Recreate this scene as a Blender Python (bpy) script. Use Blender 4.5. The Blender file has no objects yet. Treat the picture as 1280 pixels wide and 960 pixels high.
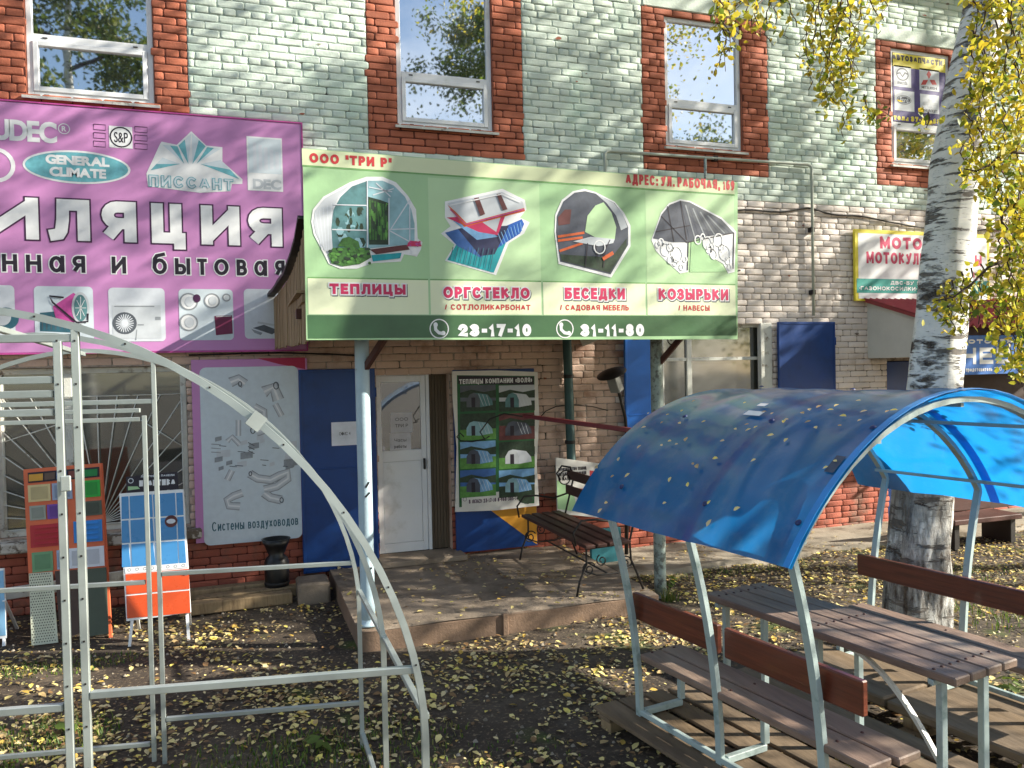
import bpy, bmesh, math, random
import numpy as np
from mathutils import Vector, Matrix
from mathutils.geometry import tessellate_polygon
random.seed(7); RNG = np.random.default_rng(11)
S = bpy.context.scene; COL = S.collection
R = math.radians
# ---------------------------------------------------------------- camera
F, CH, CD = 1000.0, 2.2, 8.51
YAW, PIT, ROL = R(19), R(1.09), R(1.2)
_f0 = Vector((math.sin(YAW), math.cos(YAW), 0)); _r0 = Vector((math.cos(YAW), -math.sin(YAW), 0)); _z = Vector((0, 0, 1))
FW = _f0*math.cos(PIT) - _z*math.sin(PIT); _u0 = _z*math.cos(PIT) + _f0*math.sin(PIT)
RT = _r0*math.cos(ROL) - _u0*math.sin(ROL); UP = _u0*math.cos(ROL) + _r0*math.sin(ROL)
CAM = Vector((0, -CD, CH))
cd = bpy.data.cameras.new('camera'); cam = bpy.data.objects.new('camera', cd); COL.objects.link(cam)
cam.matrix_world = Matrix(((RT.x, UP.x, -FW.x, CAM.x), (RT.y, UP.y, -FW.y, CAM.y), (RT.z, UP.z, -FW.z, CAM.z), (0, 0, 0, 1)))
cd.sensor_width = 36; cd.lens = 36*F/1280; cd.clip_start = 0.05; cd.clip_end = 600
S.camera = cam
# ---------------------------------------------------------------- light and exposure
SUN_EL, SUN_AZ = R(27), R(-21)       # azimuth from +X (along the wall), towards -Y (out from the wall)
sdir = Vector((math.cos(SUN_EL)*math.cos(SUN_AZ), math.cos(SUN_EL)*math.sin(SUN_AZ), math.sin(SUN_EL)))
sl = bpy.data.lights.new('sun', 'SUN'); sl.energy = 5.0; sl.angle = R(0.55); sl.color = (1.0, 0.93, 0.80)
so = bpy.data.objects.new('sun', sl); COL.objects.link(so); so.location = (20, -10, 20)
so.rotation_euler = sdir.to_track_quat('Z', 'Y').to_euler()
W = bpy.data.worlds.new('World'); S.world = W; W.use_nodes = True; nt = W.node_tree
bg = nt.nodes['Background']; bg.inputs[1].default_value = 0.095
sky = nt.nodes.new('ShaderNodeTexSky'); sky.sky_type = 'NISHITA'; sky.sun_disc = False
sky.sun_elevation = SUN_EL; sky.sun_rotation = math.pi/2 - SUN_AZ
tc = nt.nodes.new('ShaderNodeTexCoord'); mp = nt.nodes.new('ShaderNodeMapping'); mp.inputs['Scale'].default_value = (1, 1, 2.2)
no = nt.nodes.new('ShaderNodeTexNoise'); no.inputs['Scale'].default_value = 2.6; no.inputs['Detail'].default_value = 7; no.inputs['Roughness'].default_value = .58
cr = nt.nodes.new('ShaderNodeValToRGB'); cr.color_ramp.elements[0].position = .48; cr.color_ramp.elements[1].position = .74
mx = nt.nodes.new('ShaderNodeMix'); mx.data_type = 'RGBA'; mx.inputs[7].default_value = (6.6, 6.9, 7.3, 1)
L = nt.links.new
L(tc.outputs['Generated'], mp.inputs[0]); L(mp.outputs[0], no.inputs['Vector']); L(no.outputs[0], cr.inputs[0])
L(cr.outputs[0], mx.inputs[0]); L(sky.outputs[0], mx.inputs[6]); L(mx.outputs[2], bg.inputs[0])
S.view_settings.view_transform = 'Standard'; S.view_settings.look = 'None'
S.view_settings.gamma = 1; S.view_settings.use_curve_mapping = False
S.view_settings.exposure = 1.30
S.cycles.max_bounces = 7; S.cycles.transparent_max_bounces = 12; S.cycles.use_denoising = True
try: S.cycles.denoiser = 'OPENIMAGEDENOISE'
except Exception: pass
# ---------------------------------------------------------------- pixel -> place in the world
def ray(u, v): return FW + RT*((u-640)/F) - UP*((v-480)/F)
def wy(u, v, y=0.0):
    d = ray(u, v); return CAM + d*((y-CAM.y)/d.y)
def gz(u, v, z=0.0):
    d = ray(u, v); return CAM + d*((z-CAM.z)/d.z)
def dz(u, v, Z): return CAM + ray(u, v)*Z
# ---------------------------------------------------------------- materials
def lin(c):
    return tuple(((x/255)/12.92 if x/255 <= .04045 else ((x/255+.055)/1.055)**2.4) for x in c) + (1,)
def mat(name, col, rough=.6, metal=0, var=.12, vs=6, bump=0, bs=60, spec=.5, col2=None, c2s=3, c2lo=.5, c2hi=.62, stretch=None, attr=0, coat=0, local=False):
    m = bpy.data.materials.new(name); m.use_nodes = True; n = m.node_tree; ps = n.nodes['Principled BSDF']; l = n.links.new
    c = lin(col) if max(col) > 1 else tuple(col)+(1,)
    ps.inputs['Roughness'].default_value = rough; ps.inputs['Metallic'].default_value = metal
    ps.inputs['Specular IOR Level'].default_value = spec; ps.inputs['Coat Weight'].default_value = coat; ps.inputs['Coat Roughness'].default_value = .08
    if local: geo_out = n.nodes.new('ShaderNodeTexCoord').outputs['Object']
    else: geo_out = n.nodes.new('ShaderNodeNewGeometry').outputs['Position']
    if stretch:
        mpn = n.nodes.new('ShaderNodeMapping'); mpn.inputs['Scale'].default_value = stretch; l(geo_out, mpn.inputs[0]); geo_out = mpn.outputs[0]
    cur = None
    def noise(sc, det=5, ro=.6):
        q = n.nodes.new('ShaderNodeTexNoise'); q.inputs['Scale'].default_value = sc; q.inputs['Detail'].default_value = det; q.inputs['Roughness'].default_value = ro
        l(geo_out, q.inputs['Vector']); return q.outputs[0]
    def ramp(src, a, b):
        q = n.nodes.new('ShaderNodeMapRange'); q.inputs[1].default_value = a; q.inputs[2].default_value = b; l(src, q.inputs[0]); return q.outputs[0]
    def mix(f, A, B, mode='MIX'):
        q = n.nodes.new('ShaderNodeMix'); q.data_type = 'RGBA'; q.blend_type = mode
        if isinstance(f, float): q.inputs[0].default_value = f
        else: l(f, q.inputs[0])
        for i, X in ((6, A), (7, B)):
            if isinstance(X, tuple): q.inputs[i].default_value = X
            else: l(X, q.inputs[i])
        return q.outputs[2]
    lo = tuple(x*(1-var) for x in c[:3])+(1,); hi = tuple(min(1, x*(1+var)) for x in c[:3])+(1,)
    cur = mix(ramp(noise(vs), .3, .7), lo, hi)
    if col2: cur = mix(ramp(noise(c2s, 8, .65), c2lo, c2hi), cur, lin(col2))
    if attr:
        a = n.nodes.new('ShaderNodeAttribute'); a.attribute_name = 'rnd'
        g = ramp(a.outputs['Fac'], 0, 1); g2 = n.nodes.new('ShaderNodeMapRange'); g2.inputs[3].default_value = 1-attr; g2.inputs[4].default_value = 1+attr
        l(g, g2.inputs[0]); cb = n.nodes.new('ShaderNodeCombineColor'); [l(g2.outputs[0], cb.inputs[i]) for i in range(3)]
        cur = mix(1.0, cur, cb.outputs[0], 'MULTIPLY')
    l(cur, ps.inputs['Base Color'])
    if bump:
        b = n.nodes.new('ShaderNodeBump'); b.inputs['Strength'].default_value = bump; b.inputs['Distance'].default_value = .01
        l(noise(bs, 6, .65), b.inputs['Height']); l(b.outputs[0], ps.inputs['Normal'])
    if rough > .25:
        l_ = n.nodes.new('ShaderNodeMapRange'); l_.inputs[3].default_value = max(0, rough-.12); l_.inputs[4].default_value = min(1, rough+.12); l(noise(vs*2.3), l_.inputs[0]); l(l_.outputs[0], ps.inputs['Roughness'])
    return m
# ---------------------------------------------------------------- objects
def obj(name, me, parent=None, mats=None, loc=None):
    if isinstance(me, MB): me = me.mesh(name, mats)
    elif mats:
        for m in (mats if isinstance(mats, (list, tuple)) else [mats]): me.materials.append(m)
    o = bpy.data.objects.new(name, me); COL.objects.link(o)
    if parent is not None: o.parent = parent
    if loc is not None: o.location = loc
    return o
def tag(o, label=None, cat=None, group=None, kind=None):
    if label: o['label'] = label
    if cat: o['category'] = cat
    if group: o['group'] = group
    if kind: o['kind'] = kind
    return o
def thing(name, label, cat, loc=(0, 0, 0), rz=0, group=None):
    o = bpy.data.objects.new(name, None); COL.objects.link(o); o.empty_display_size = .1
    o.location = loc; o.rotation_euler = (0, 0, rz); bpy.context.view_layer.update()
    return tag(o, label, cat, group)
def wparent(o, p):           # parent while keeping world coordinates of the mesh
    o.parent = p; o.matrix_parent_inverse = p.matrix_world.inverted(); return o
def copy_tree(o, parent=None):
    c = o.copy(); COL.objects.link(c)
    if parent is not None: c.parent = parent; c.matrix_parent_inverse = o.matrix_parent_inverse.copy()
    for ch in o.children: copy_tree(ch, c)
    return c
class MB:
    def __init__(s): s.v = []; s.f = []; s.m = []; s.sm = []
    def add(s, vs, fs, mi=0, smooth=False):
        b = len(s.v); s.v += [tuple(x) for x in vs]; s.f += [tuple(i+b for i in f) for f in fs]; s.m += [mi]*len(fs); s.sm += [smooth]*len(fs); return s
    def box(s, a, b, mi=0, bev=0.0):
        x0, y0, z0 = [min(p, q) for p, q in zip(a, b)]; x1, y1, z1 = [max(p, q) for p, q in zip(a, b)]
        return s.obox(Vector(((x0+x1)/2, (y0+y1)/2, (z0+z1)/2)), (x1-x0, y1-y0, z1-z0), Matrix.Identity(3), mi, bev)
    def obox(s, c, d, M=None, mi=0, bev=0.0):
        M = M or Matrix.Identity(3); c = Vector(c); hx, hy, hz = [q/2 for q in d]
        if bev <= 0:
            vs = [c + M @ Vector((sx*hx, sy*hy, sz*hz)) for sx in (-1, 1) for sy in (-1, 1) for sz in (-1, 1)]
            return s.add(vs, [(0, 1, 3, 2), (4, 6, 7, 5), (0, 4, 5, 1), (2, 3, 7, 6), (0, 2, 6, 4), (1, 5, 7, 3)], mi)
        bev = min(bev, hx*.9, hy*.9, hz*.9); bm = bmesh.new(); bmesh.ops.create_cube(bm, size=1)
        for v in bm.verts: v.co = Vector((v.co.x*2*hx, v.co.y*2*hy, v.co.z*2*hz))
        bmesh.ops.bevel(bm, geom=bm.edges[:], offset=bev, segments=1, affect='EDGES', profile=.7)
        vs = [c + M @ v.co for v in bm.verts]; fs = [[v.index for v in f.verts] for f in bm.faces]; bm.free()
        return s.add(vs, fs, mi)
    def beam(s, a, b, w, h, up=(0, 0, 1), mi=0, bev=0.0):
        a, b = Vector(a), Vector(b); d = (b-a); ln = d.length
        if ln < 1e-6: return s
        d.normalize(); up = Vector(up); x = d.cross(up)
        if x.length < 1e-3: x = d.cross(Vector((1, 0, 0)))
        x.normalize(); z = x.cross(d); M = Matrix((x, d, z)).transposed()
        return s.obox((a+b)/2, (w, ln, h), M, mi, bev)
    def sweep(s, pts, w, h, up, mi=0, closed=False):       # rectangular section w (sideways = up x dir) by h (along up-ish normal)
        pts = [Vector(p) for p in pts]; n = len(pts); up = Vector(up).normalized(); vs = []
        for i, p in enumerate(pts):
            t = (pts[min(i+1, n-1)] - pts[max(i-1, 0)]).normalized(); q = t.cross(up).normalized()
            for a_, b_ in ((-1, -1), (1, -1), (1, 1), (-1, 1)): vs.append(p + up*(a_*w/2) + q*(b_*h/2))
        fs = []
        for i in range(n-1):
            for k in range(4): a_ = i*4+k; b_ = i*4+(k+1) % 4; fs.append((a_, b_, b_+4, a_+4))
        fs += [(3, 2, 1, 0), tuple((n-1)*4+k for k in range(4))]
        return s.add(vs, fs, mi)
    def tube(s, pts, r, n=8, mi=0, smooth=True, cap=True):
        pts = [Vector(p) for p in pts]; N = len(pts); rs = r if isinstance(r, (list, tuple)) else [r]*N
        ref = None; vs = []
        for i, p in enumerate(pts):
            t = (pts[min(i+1, N-1)] - pts[max(i-1, 0)])
            t = t.normalized() if t.length > 1e-9 else Vector((0, 0, 1))
            if ref is None: ref = Vector((1, 0, 0)) if abs(t.x) < .8 else Vector((0, 1, 0))
            a = (ref - t*ref.dot(t)).normalized(); ref = a; b = t.cross(a)
            for k in range(n):
                an = 2*math.pi*k/n; vs.append(p + (a*math.cos(an)+b*math.sin(an))*rs[i])
        fs = [(i*n+k, i*n+(k+1) % n, (i+1)*n+(k+1) % n, (i+1)*n+k) for i in range(N-1) for k in range(n)]
        s.add(vs, fs, mi, smooth)
        if cap:
            b0 = len(s.v)-N*n
            s.f += [tuple(b0+k for k in reversed(range(n))), tuple(b0+(N-1)*n+k for k in range(n))]; s.m += [mi]*2; s.sm += [False]*2
        return s
    def lathe(s, prof, n=16, c=(0, 0, 0), mi=0, axis=None):
        c = Vector(c); M = axis or Matrix.Identity(3); vs = []
        for r, z in prof:
            for k in range(n): an = 2*math.pi*k/n; vs.append(c + M @ Vector((r*math.cos(an), r*math.sin(an), z)))
        fs = [(i*n+k, i*n+(k+1) % n, (i+1)*n+(k+1) % n, (i+1)*n+k) for i in range(len(prof)-1) for k in range(n)]
        s.add(vs, fs, mi, True); return s
    def prism(s, poly, off, mi=0):          # poly: 3D points, extruded by vector off
        poly = [Vector(p) for p in poly]; n = len(poly); off = Vector(off)
        return s.add(poly + [p+off for p in poly], [tuple(range(n)), tuple(reversed(range(n, 2*n)))] + [(i, i+n, (i+1) % n+n, (i+1) % n) for i in range(n)], mi)
    def mesh(s, name, mats=None):
        me = bpy.data.meshes.new(name); me.from_pydata(s.v, [], s.f)
        if mats is not None:
            for m in (mats if isinstance(mats, (list, tuple)) else [mats]): me.materials.append(m)
        me.polygons.foreach_set('material_index', s.m); me.polygons.foreach_set('use_smooth', s.sm)
        bm = bmesh.new(); bm.from_mesh(me); bmesh.ops.recalc_face_normals(bm, faces=bm.faces[:]); bm.to_mesh(me); bm.free()
        me.update(); return me
def np_mesh(name, V, Fq, mi=None, smooth=False, mats=(), rnd=None):
    me = bpy.data.meshes.new(name); V = np.asarray(V, np.float32); Fq = np.asarray(Fq, np.int32); k = Fq.shape[1]
    me.vertices.add(len(V)); me.vertices.foreach_set('co', V.ravel())
    me.loops.add(Fq.size); me.loops.foreach_set('vertex_index', Fq.ravel())
    me.polygons.add(len(Fq)); me.polygons.foreach_set('loop_start', np.arange(0, Fq.size, k, dtype=np.int32))
    if mi is not None: me.polygons.foreach_set('material_index', np.asarray(mi, np.int32))
    if smooth: me.polygons.foreach_set('use_smooth', np.ones(len(Fq), bool))
    for m in mats: me.materials.append(m)
    me.update(calc_edges=True); me.validate()
    if rnd is not None:
        a = me.attributes.new('rnd', 'FLOAT', 'POINT'); a.data.foreach_set('value', np.asarray(rnd, np.float32))
    return me
# ---------------------------------------------------------------- flat print: polygons and lettering on a plane
def area2(p): return sum(p[i-1][0]*p[i][1]-p[i][0]*p[i-1][1] for i in range(len(p)))/2
def inside(pt, poly):
    x, y = pt; c = False
    for i in range(len(poly)):
        x1, y1 = poly[i-1]; x2, y2 = poly[i]
        if (y1 > y) != (y2 > y) and x < (x2-x1)*(y-y1)/(y2-y1)+x1: c = not c
    return c
def offset_poly(p, d):
    n = len(p); out = []
    for i in range(n):
        a, b, c = Vector(p[i-1]), Vector(p[i]), Vector(p[(i+1) % n]); e1 = (b-a); e2 = (c-b)
        if e1.length < 1e-7 or e2.length < 1e-7: out.append(tuple(b)); continue
        e1.normalize(); e2.normalize(); n1 = Vector((e1.y, -e1.x)); n2 = Vector((e2.y, -e2.x)); m = n1+n2
        k = max(.35, 1+n1.dot(n2)); out.append(tuple(b + m*(d/k)))
    return out
_gc = {}
def glyph(ch):
    if ch in _gc: return _gc[ch]
    cu = bpy.data.curves.new('t', 'FONT'); cu.body = ch; cu.size = 1; o = bpy.data.objects.new('t', cu); COL.objects.link(o)
    dg = bpy.context.evaluated_depsgraph_get(); c2 = o.evaluated_get(dg).to_curve(dg, apply_modifiers=False); polys = []
    for sp in c2.splines:
        P = sp.bezier_points; n = len(P); pts = []
        for i in range(n):
            a, b = P[i], P[(i+1) % n]
            p0, p1, p2, p3 = a.co, a.handle_right, b.handle_left, b.co
            straight = (p1-p0).cross(p3-p0).length < 1e-4 and (p2-p0).cross(p3-p0).length < 1e-4
            for t in ([0] if straight else [0, .25, .5, .75]):
                q = p0*(1-t)**3 + p1*3*t*(1-t)**2 + p2*3*t*t*(1-t) + p3*t**3; pts.append((q.x, q.y))
        cl = [pts[i] for i in range(len(pts)) if (Vector(pts[i])-Vector(pts[i-1])).length > 1e-5]
        if len(cl) > 2: polys.append(cl)
    bpy.data.objects.remove(o); bpy.data.curves.remove(cu)
    if polys:
        big = max(polys, key=lambda p: abs(area2(p))); sg = 1 if area2(big) > 0 else -1
        outs = [p for p in polys if area2(p)*sg > 0]; holes = [p for p in polys if area2(p)*sg < 0]
    else: outs, holes, sg = [], [], 1
    xs = [q[0] for p in polys for q in p] or [0, .3]; ys = [q[1] for p in polys for q in p] or [0, 0]
    _gc[ch] = (outs, holes, sg, min(xs), max(xs), min(ys), max(ys)); return _gc[ch]

def _arc(cx, cy, rx, ry, a0, a1, n=8): return [(cx+rx*math.cos(R(a0+(a1-a0)*k/n)), cy+ry*math.sin(R(a0+(a1-a0)*k/n))) for k in range(n+1)]
_O = _arc(.5, .5, .5, .5, 90, 450, 20)
GL = {   # stroke letters: width, strokes in a unit box
 'А': (.85, [[(0, 0), (.5, 1)], [(.5, 1), (1, 0)], [(.2, .33), (.8, .33)]]),
 'Б': (.72, [[(.92, 1), (0, 1), (0, 0), (.6, 0)]+_arc(.6, .29, .4, .29, -90, 90)[1:]+[(0, .58)]]),
 'В': (.74, [[(0, .53), (0, 1), (.5, 1)]+_arc(.5, .765, .4, .235, 90, -90)[1:]+[(0, .53)], [(0, .53), (.58, .53)]+_arc(.58, .265, .42, .265, 90, -90)[1:]+[(0, 0), (0, .53)]]),
 'Г': (.62, [[(0, 0), (0, 1), (1, 1)]]),
 'Д': (.88, [[(0, -.16), (0, 0), (1, 0), (1, -.16)], [(.14, 0), (.3, .5), (.32, 1), (.86, 1), (.86, 0)]]),
 'Е': (.62, [[(1, 1), (0, 1), (0, 0), (1, 0)], [(0, .52), (.88, .52)]]),
 'З': (.66, [_arc(.42, .76, .5, .24, 150, -90), [(.35, .52)]+_arc(.45, .26, .55, .26, 90, -150)]),
 'И': (.78, [[(0, 1), (0, 0)], [(0, 0.02), (1, .98)], [(1, 1), (1, 0)]]),
 'К': (.74, [[(0, 0), (0, 1)], [(1, 1), (.02, .48)], [(.3, .6), (1, 0)]]),
 'Л': (.76, [[(0, 0), (.12, .02), (.2, .14), (.26, .5), (.28, 1), (1, 1), (1, 0)]]),
 'М': (.92, [[(0, 0), (0, 1)], [(0, 1), (.5, .2), (1, 1)], [(1, 1), (1, 0)]]),
 'Н': (.76, [[(0, 0), (0, 1)], [(1, 0), (1, 1)], [(0, .52), (1, .52)]]),
 'О': (.88, [_O]), 'П': (.76, [[(0, 0), (0, 1), (1, 1), (1, 0)]]),
 'Р': (.68, [[(0, 0), (0, 1), (.55, 1)]+_arc(.55, .72, .45, .28, 90, -90)[1:]+[(0, .44)]]),
 'С': (.82, [_arc(.5, .5, .5, .5, 50, 310, 14)]), 'Т': (.76, [[(0, 1), (1, 1)], [(.5, 1), (.5, 0)]]),
 'У': (.76, [[(0, 1), (.52, .36)], [(1, 1), (.46, .1), (.3, 0), (.1, 0)]]),
 'Х': (.78, [[(0, 0), (1, 1)], [(0, 1), (1, 0)]]), 'Ц': (.80, [[(0, 1), (0, 0), (1, 0), (1, -.2)], [(.84, 0), (.84, 1)]]),
 'Ч': (.72, [[(0, 1), (0, .6)]+_arc(.4, .6, .4, .18, 180, 270)[1:]+[(1, .42)], [(1, 1), (1, 0)]]),
 'Ш': (1.0, [[(0, 1), (0, 0), (1, 0), (1, 1)], [(.5, 1), (.5, 0)]]),
 'Ы': (.95, [[(0, 1), (0, 0), (.38, 0)]+_arc(.4, .28, .27, .28, -90, 90)[1:]+[(0, .56)], [(1, 1), (1, 0)]]),
 'Ь': (.68, [[(0, 1), (0, 0), (.6, 0)]+_arc(.6, .28, .4, .28, -90, 90)[1:]+[(0, .56)]]),
 'Э': (.8, [_arc(.45, .5, .52, .5, 130, -130, 14), [(.25, .5), (.95, .5)]]),
 'Я': (.72, [[(1, 0), (1, 1), (.42, 1)]+_arc(.42, .72, .42, .28, 90, 270)[1:]+[(1, .44)], [(.5, .44), (0, 0)]]),
 'а': (.6, [_arc(.45, .34, .45, .34, 20, 340, 14), [(1, .7), (1, 0)]]), 'б': (.62, [_arc(.5, .34, .5, .34, 90, 450, 14), [(0, .3), (.05, .75), (.25, .92), (.85, 1)]]),
 'в': (.55, [[(0, .37), (0, .72), (.5, .72)]+_arc(.5, .545, .38, .175, 90, -90)[1:]+[(0, .37)], [(0, .37), (.55, .37)]+_arc(.55, .185, .45, .185, 90, -90)[1:]+[(0, 0), (0, .37)]]),
 'д': (.66, [[(0, -.14), (0, 0), (1, 0), (1, -.14)], [(.14, 0), (.3, .36), (.32, .72), (.86, .72), (.86, 0)]]), 'е': (.6, [[(.04, .36), (.97, .36)]+_arc(.5, .36, .48, .36, 0, 310, 12)]),
 'з': (.5, [_arc(.42, .54, .5, .18, 150, -90), [(.35, .36)]+_arc(.45, .18, .55, .18, 90, -150)]), 'и': (.58, [[(0, .72), (0, 0)], [(0, 0.02), (1, .7)], [(1, .72), (1, 0)]]),
 'л': (.58, [[(0, 0), (.2, .1), (.28, .72), (1, .72), (1, 0)]]), 'м': (.7, [[(0, 0), (0, .72)], [(0, .72), (.5, .15), (1, .72)], [(1, .72), (1, 0)]]), 'н': (.56, [[(0, 0), (0, .72)], [(1, 0), (1, .72)], [(0, .38), (1, .38)]]),
 'о': (.62, [_arc(.5, .36, .5, .36, 90, 450, 16)]), 'п': (.56, [[(0, 0), (0, .72), (1, .72), (1, 0)]]), 'р': (.6, [[(0, -.25), (0, .72)], _arc(.5, .36, .5, .36, 90, 450, 14)]), 'с': (.56, [_arc(.5, .36, .5, .36, 50, 310, 12)]),
 'т': (.54, [[(0, .72), (1, .72)], [(.5, .72), (.5, 0)]]), 'у': (.56, [[(0, .72), (.52, .1)], [(1, .72), (.4, -.2), (.1, -.25)]]), 'х': (.56, [[(0, 0), (1, .72)], [(0, .72), (1, 0)]]), 'ч': (.52, [[(0, .72), (0, .45), (.2, .32), (1, .32)], [(1, .72), (1, 0)]]),
 'ы': (.74, [[(0, .72), (0, 0), (.38, 0)]+_arc(.4, .2, .25, .2, -90, 90)[1:]+[(0, .4)], [(1, .72), (1, 0)]]), 'ь': (.52, [[(0, .72), (0, 0), (.6, 0)]+_arc(.6, .2, .4, .2, -90, 90)[1:]+[(0, .4)]]), 'я': (.56, [[(1, 0), (1, .72), (.42, .72)]+_arc(.42, .52, .42, .2, 90, 270)[1:]+[(1, .32)], [(.5, .32), (0, 0)]]),
 'й': (.58, [[(0, .72), (0, 0)], [(0, 0.02), (1, .7)], [(1, .72), (1, 0)], [(.25, .95), (.5, .88), (.75, .95)]]),
 '0': (.62, [_O]), '1': (.34, [[(0, .8), (.9, 1), (.9, 0)]]), '2': (.62, [_arc(.5, .7, .5, .3, 170, -30)+[(0, 0), (1, 0)]]), '3': (.62, [_arc(.45, .76, .48, .24, 150, -90), [(.4, .52)]+_arc(.45, .26, .55, .26, 90, -150)]),
 '4': (.66, [[(.75, 0), (.75, 1), (0, .28), (1, .28)]]), '5': (.6, [[(.9, 1), (.12, 1), (.05, .56), (.5, .62)]+_arc(.45, .31, .55, .31, 80, -140)]), '6': (.62, [_arc(.5, .32, .5, .32, 90, 450, 14), [(0, .32), (.15, .8), (.75, 1)]]),
 '7': (.58, [[(0, 1), (1, 1), (.35, 0)]]), '8': (.62, [_arc(.5, .76, .42, .24, -90, 270, 14), _arc(.5, .26, .5, .26, 90, 450, 14)]), '9': (.62, [_arc(.5, .68, .5, .32, -90, 270, 14), [(1, .68), (.85, .2), (.25, 0)]]),
 '-': (.36, [[(0, .45), (1, .45)]]), '.': (.1, [[(.5, 0), (.5, .03)]]), ',': (.14, [[(.9, .03), (.3, -.14)]]), ':': (.1, [[(.5, 0), (.5, .03)], [(.5, .55), (.5, .58)]]), '/': (.4, [[(0, -.05), (1, 1.05)]]), '"': (.26, [[(0, 1), (0, .72)], [(1, 1), (1, .72)]]),
 '(': (.24, [_arc(1.2, .45, 1.2, .6, 140, 220, 6)]), ')': (.24, [_arc(-.2, .45, 1.2, .6, 40, -40, 6)]), '«': (.4, [[(.5, .7), (0, .42), (.5, .14)], [(1, .7), (.5, .42), (1, .14)]]), '»': (.4, [[(.5, .7), (1, .42), (.5, .14)], [(0, .7), (.5, .42), (0, .14)]]), '•': (.14, [[(.3, .5), (.7, .5)]]),
}
class Plane:
    """a flat print: origin on the plane, normal towards the viewer; layers stand 1.2 mm proud of each other"""
    def __init__(s, o, n, step=.0012): s.o = Vector(o); s.n = Vector(n).normalized(); s.step = step; s.x = Vector((0, 0, 1)).cross(s.n).normalized(); s.z = s.n.cross(s.x); s.mb = {}
    def p(s, u, v, lay=0):
        d = ray(u, v); t = (s.o-CAM).dot(s.n)/d.dot(s.n); q = CAM + d*t; return q + s.n*(lay*s.step)
    def loc(s, u, v): q = s.p(u, v)-s.o; return (q.dot(s.x), q.dot(s.z))
    def w(s, a, b, lay=0.): return s.o + s.x*a + s.z*b + s.n*(lay*s.step)
    def put(s, name, mi_mat, poly2d, lay, holes=()):      # local 2D polygon
        mb = s.mb.setdefault(name, (MB(), []))
        if mi_mat not in mb[1]: mb[1].append(mi_mat)
        mi = mb[1].index(mi_mat); loops = [poly2d]+list(holes)
        tris = tessellate_polygon([[Vector((a, b, 0)) for a, b in lp] for lp in loops]); flat = [q for lp in loops for q in lp]
        mb[0].add([s.w(a, b, lay) for a, b in flat], tris, mi)
    def poly(s, name, m, px, lay): s.put(name, m, [s.loc(*q) for q in px], lay)
    def rect(s, name, m, a, b, lay, r=0):              # a, b: opposite corners in pixels -> upright rectangle on the plane
        (x0, z1), (x1, z0) = s.loc(*a), s.loc(*b)
        if r == 0: pts = [(x0, z0), (x1, z0), (x1, z1), (x0, z1)]
        else:
            pts = []
            for cx, cz, a0 in ((x1-r, z0+r, -90), (x1-r, z1-r, 0), (x0+r, z1-r, 90), (x0+r, z0+r, 180)):
                pts += [(cx+r*math.cos(R(a0+k*22.5)), cz+r*math.sin(R(a0+k*22.5))) for k in range(5)]
        s.put(name, m, pts, lay)
    def disc(s, name, m, c, rx, rz, lay, n=24):        # centre px, radii in metres
        cx, cz = s.loc(*c); s.put(name, m, [(cx+rx*math.cos(2*math.pi*k/n), cz+rz*math.sin(2*math.pi*k/n)) for k in range(n)], lay)
    def ring(s, name, m, c, rx, rz, th, lay, n=24):
        cx, cz = s.loc(*c)
        for k in range(n):
            a, b = 2*math.pi*k/n, 2*math.pi*(k+1)/n
            s.put(name, m, [(cx+rx*math.cos(a), cz+rz*math.sin(a)), (cx+rx*math.cos(b), cz+rz*math.sin(b)), (cx+(rx-th)*math.cos(b), cz+(rz-th)*math.sin(b)), (cx+(rx-th)*math.cos(a), cz+(rz-th)*math.sin(a))], lay)
    def line(s, name, m, px, wd, lay):                  # stroke through pixels, width in metres
        P = [Vector(s.loc(*q)) for q in px]; Lf, Rt = [], []
        for i, q in enumerate(P):
            t = (P[min(i+1, len(P)-1)]-P[max(i-1, 0)]).normalized(); nn = Vector((-t.y, t.x))*(wd/2); Lf.append(q+nn); Rt.append(q-nn)
        for i in range(len(P)-1):
            s.put(name, m, [tuple(Lf[i]), tuple(Lf[i+1]), tuple(Rt[i+1]), tuple(Rt[i])], lay)
    def stroke(s, name, m, P, th, lay):               # P local metres; square ends, mitred bends
        P = [Vector(q) for q in P]; closed = (P[0]-P[-1]).length < 1e-4
        if closed: P = P[:-1]
        n = len(P); Lf, Rt = [], []
        if not closed and not (n == 2 and abs(P[0].x-P[1].x) > .2*abs(P[0].y-P[1].y) > .02*abs(P[0].x-P[1].x)):
            P[0] = P[0] + (P[0]-P[1]).normalized()*th/2; P[-1] = P[-1] + (P[-1]-P[-2]).normalized()*th/2
        for i in range(n):
            a = P[(i-1) % n] if (closed or i > 0) else None; b = P[(i+1) % n] if (closed or i < n-1) else None
            t1 = (P[i]-a).normalized() if a is not None else None; t2 = (b-P[i]).normalized() if b is not None else None
            t1 = t1 or t2; t2 = t2 or t1; n1 = Vector((-t1.y, t1.x)); n2 = Vector((-t2.y, t2.x)); mm = n1+n2; k = max(.5, 1+n1.dot(n2))
            nn = mm*(th/2/k); Lf.append(P[i]+nn); Rt.append(P[i]-nn)
        mb, mats = s.mb.setdefault(name, (MB(), []))
        if m not in mats: mats.append(m)
        for i in range(n if closed else n-1):
            k = (i+1) % n; mb.add([s.w(q.x, q.y, lay+.013*i) for q in (Lf[i], Lf[k], Rt[k], Rt[i])], [(0, 1, 2, 3)], mats.index(m))
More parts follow.
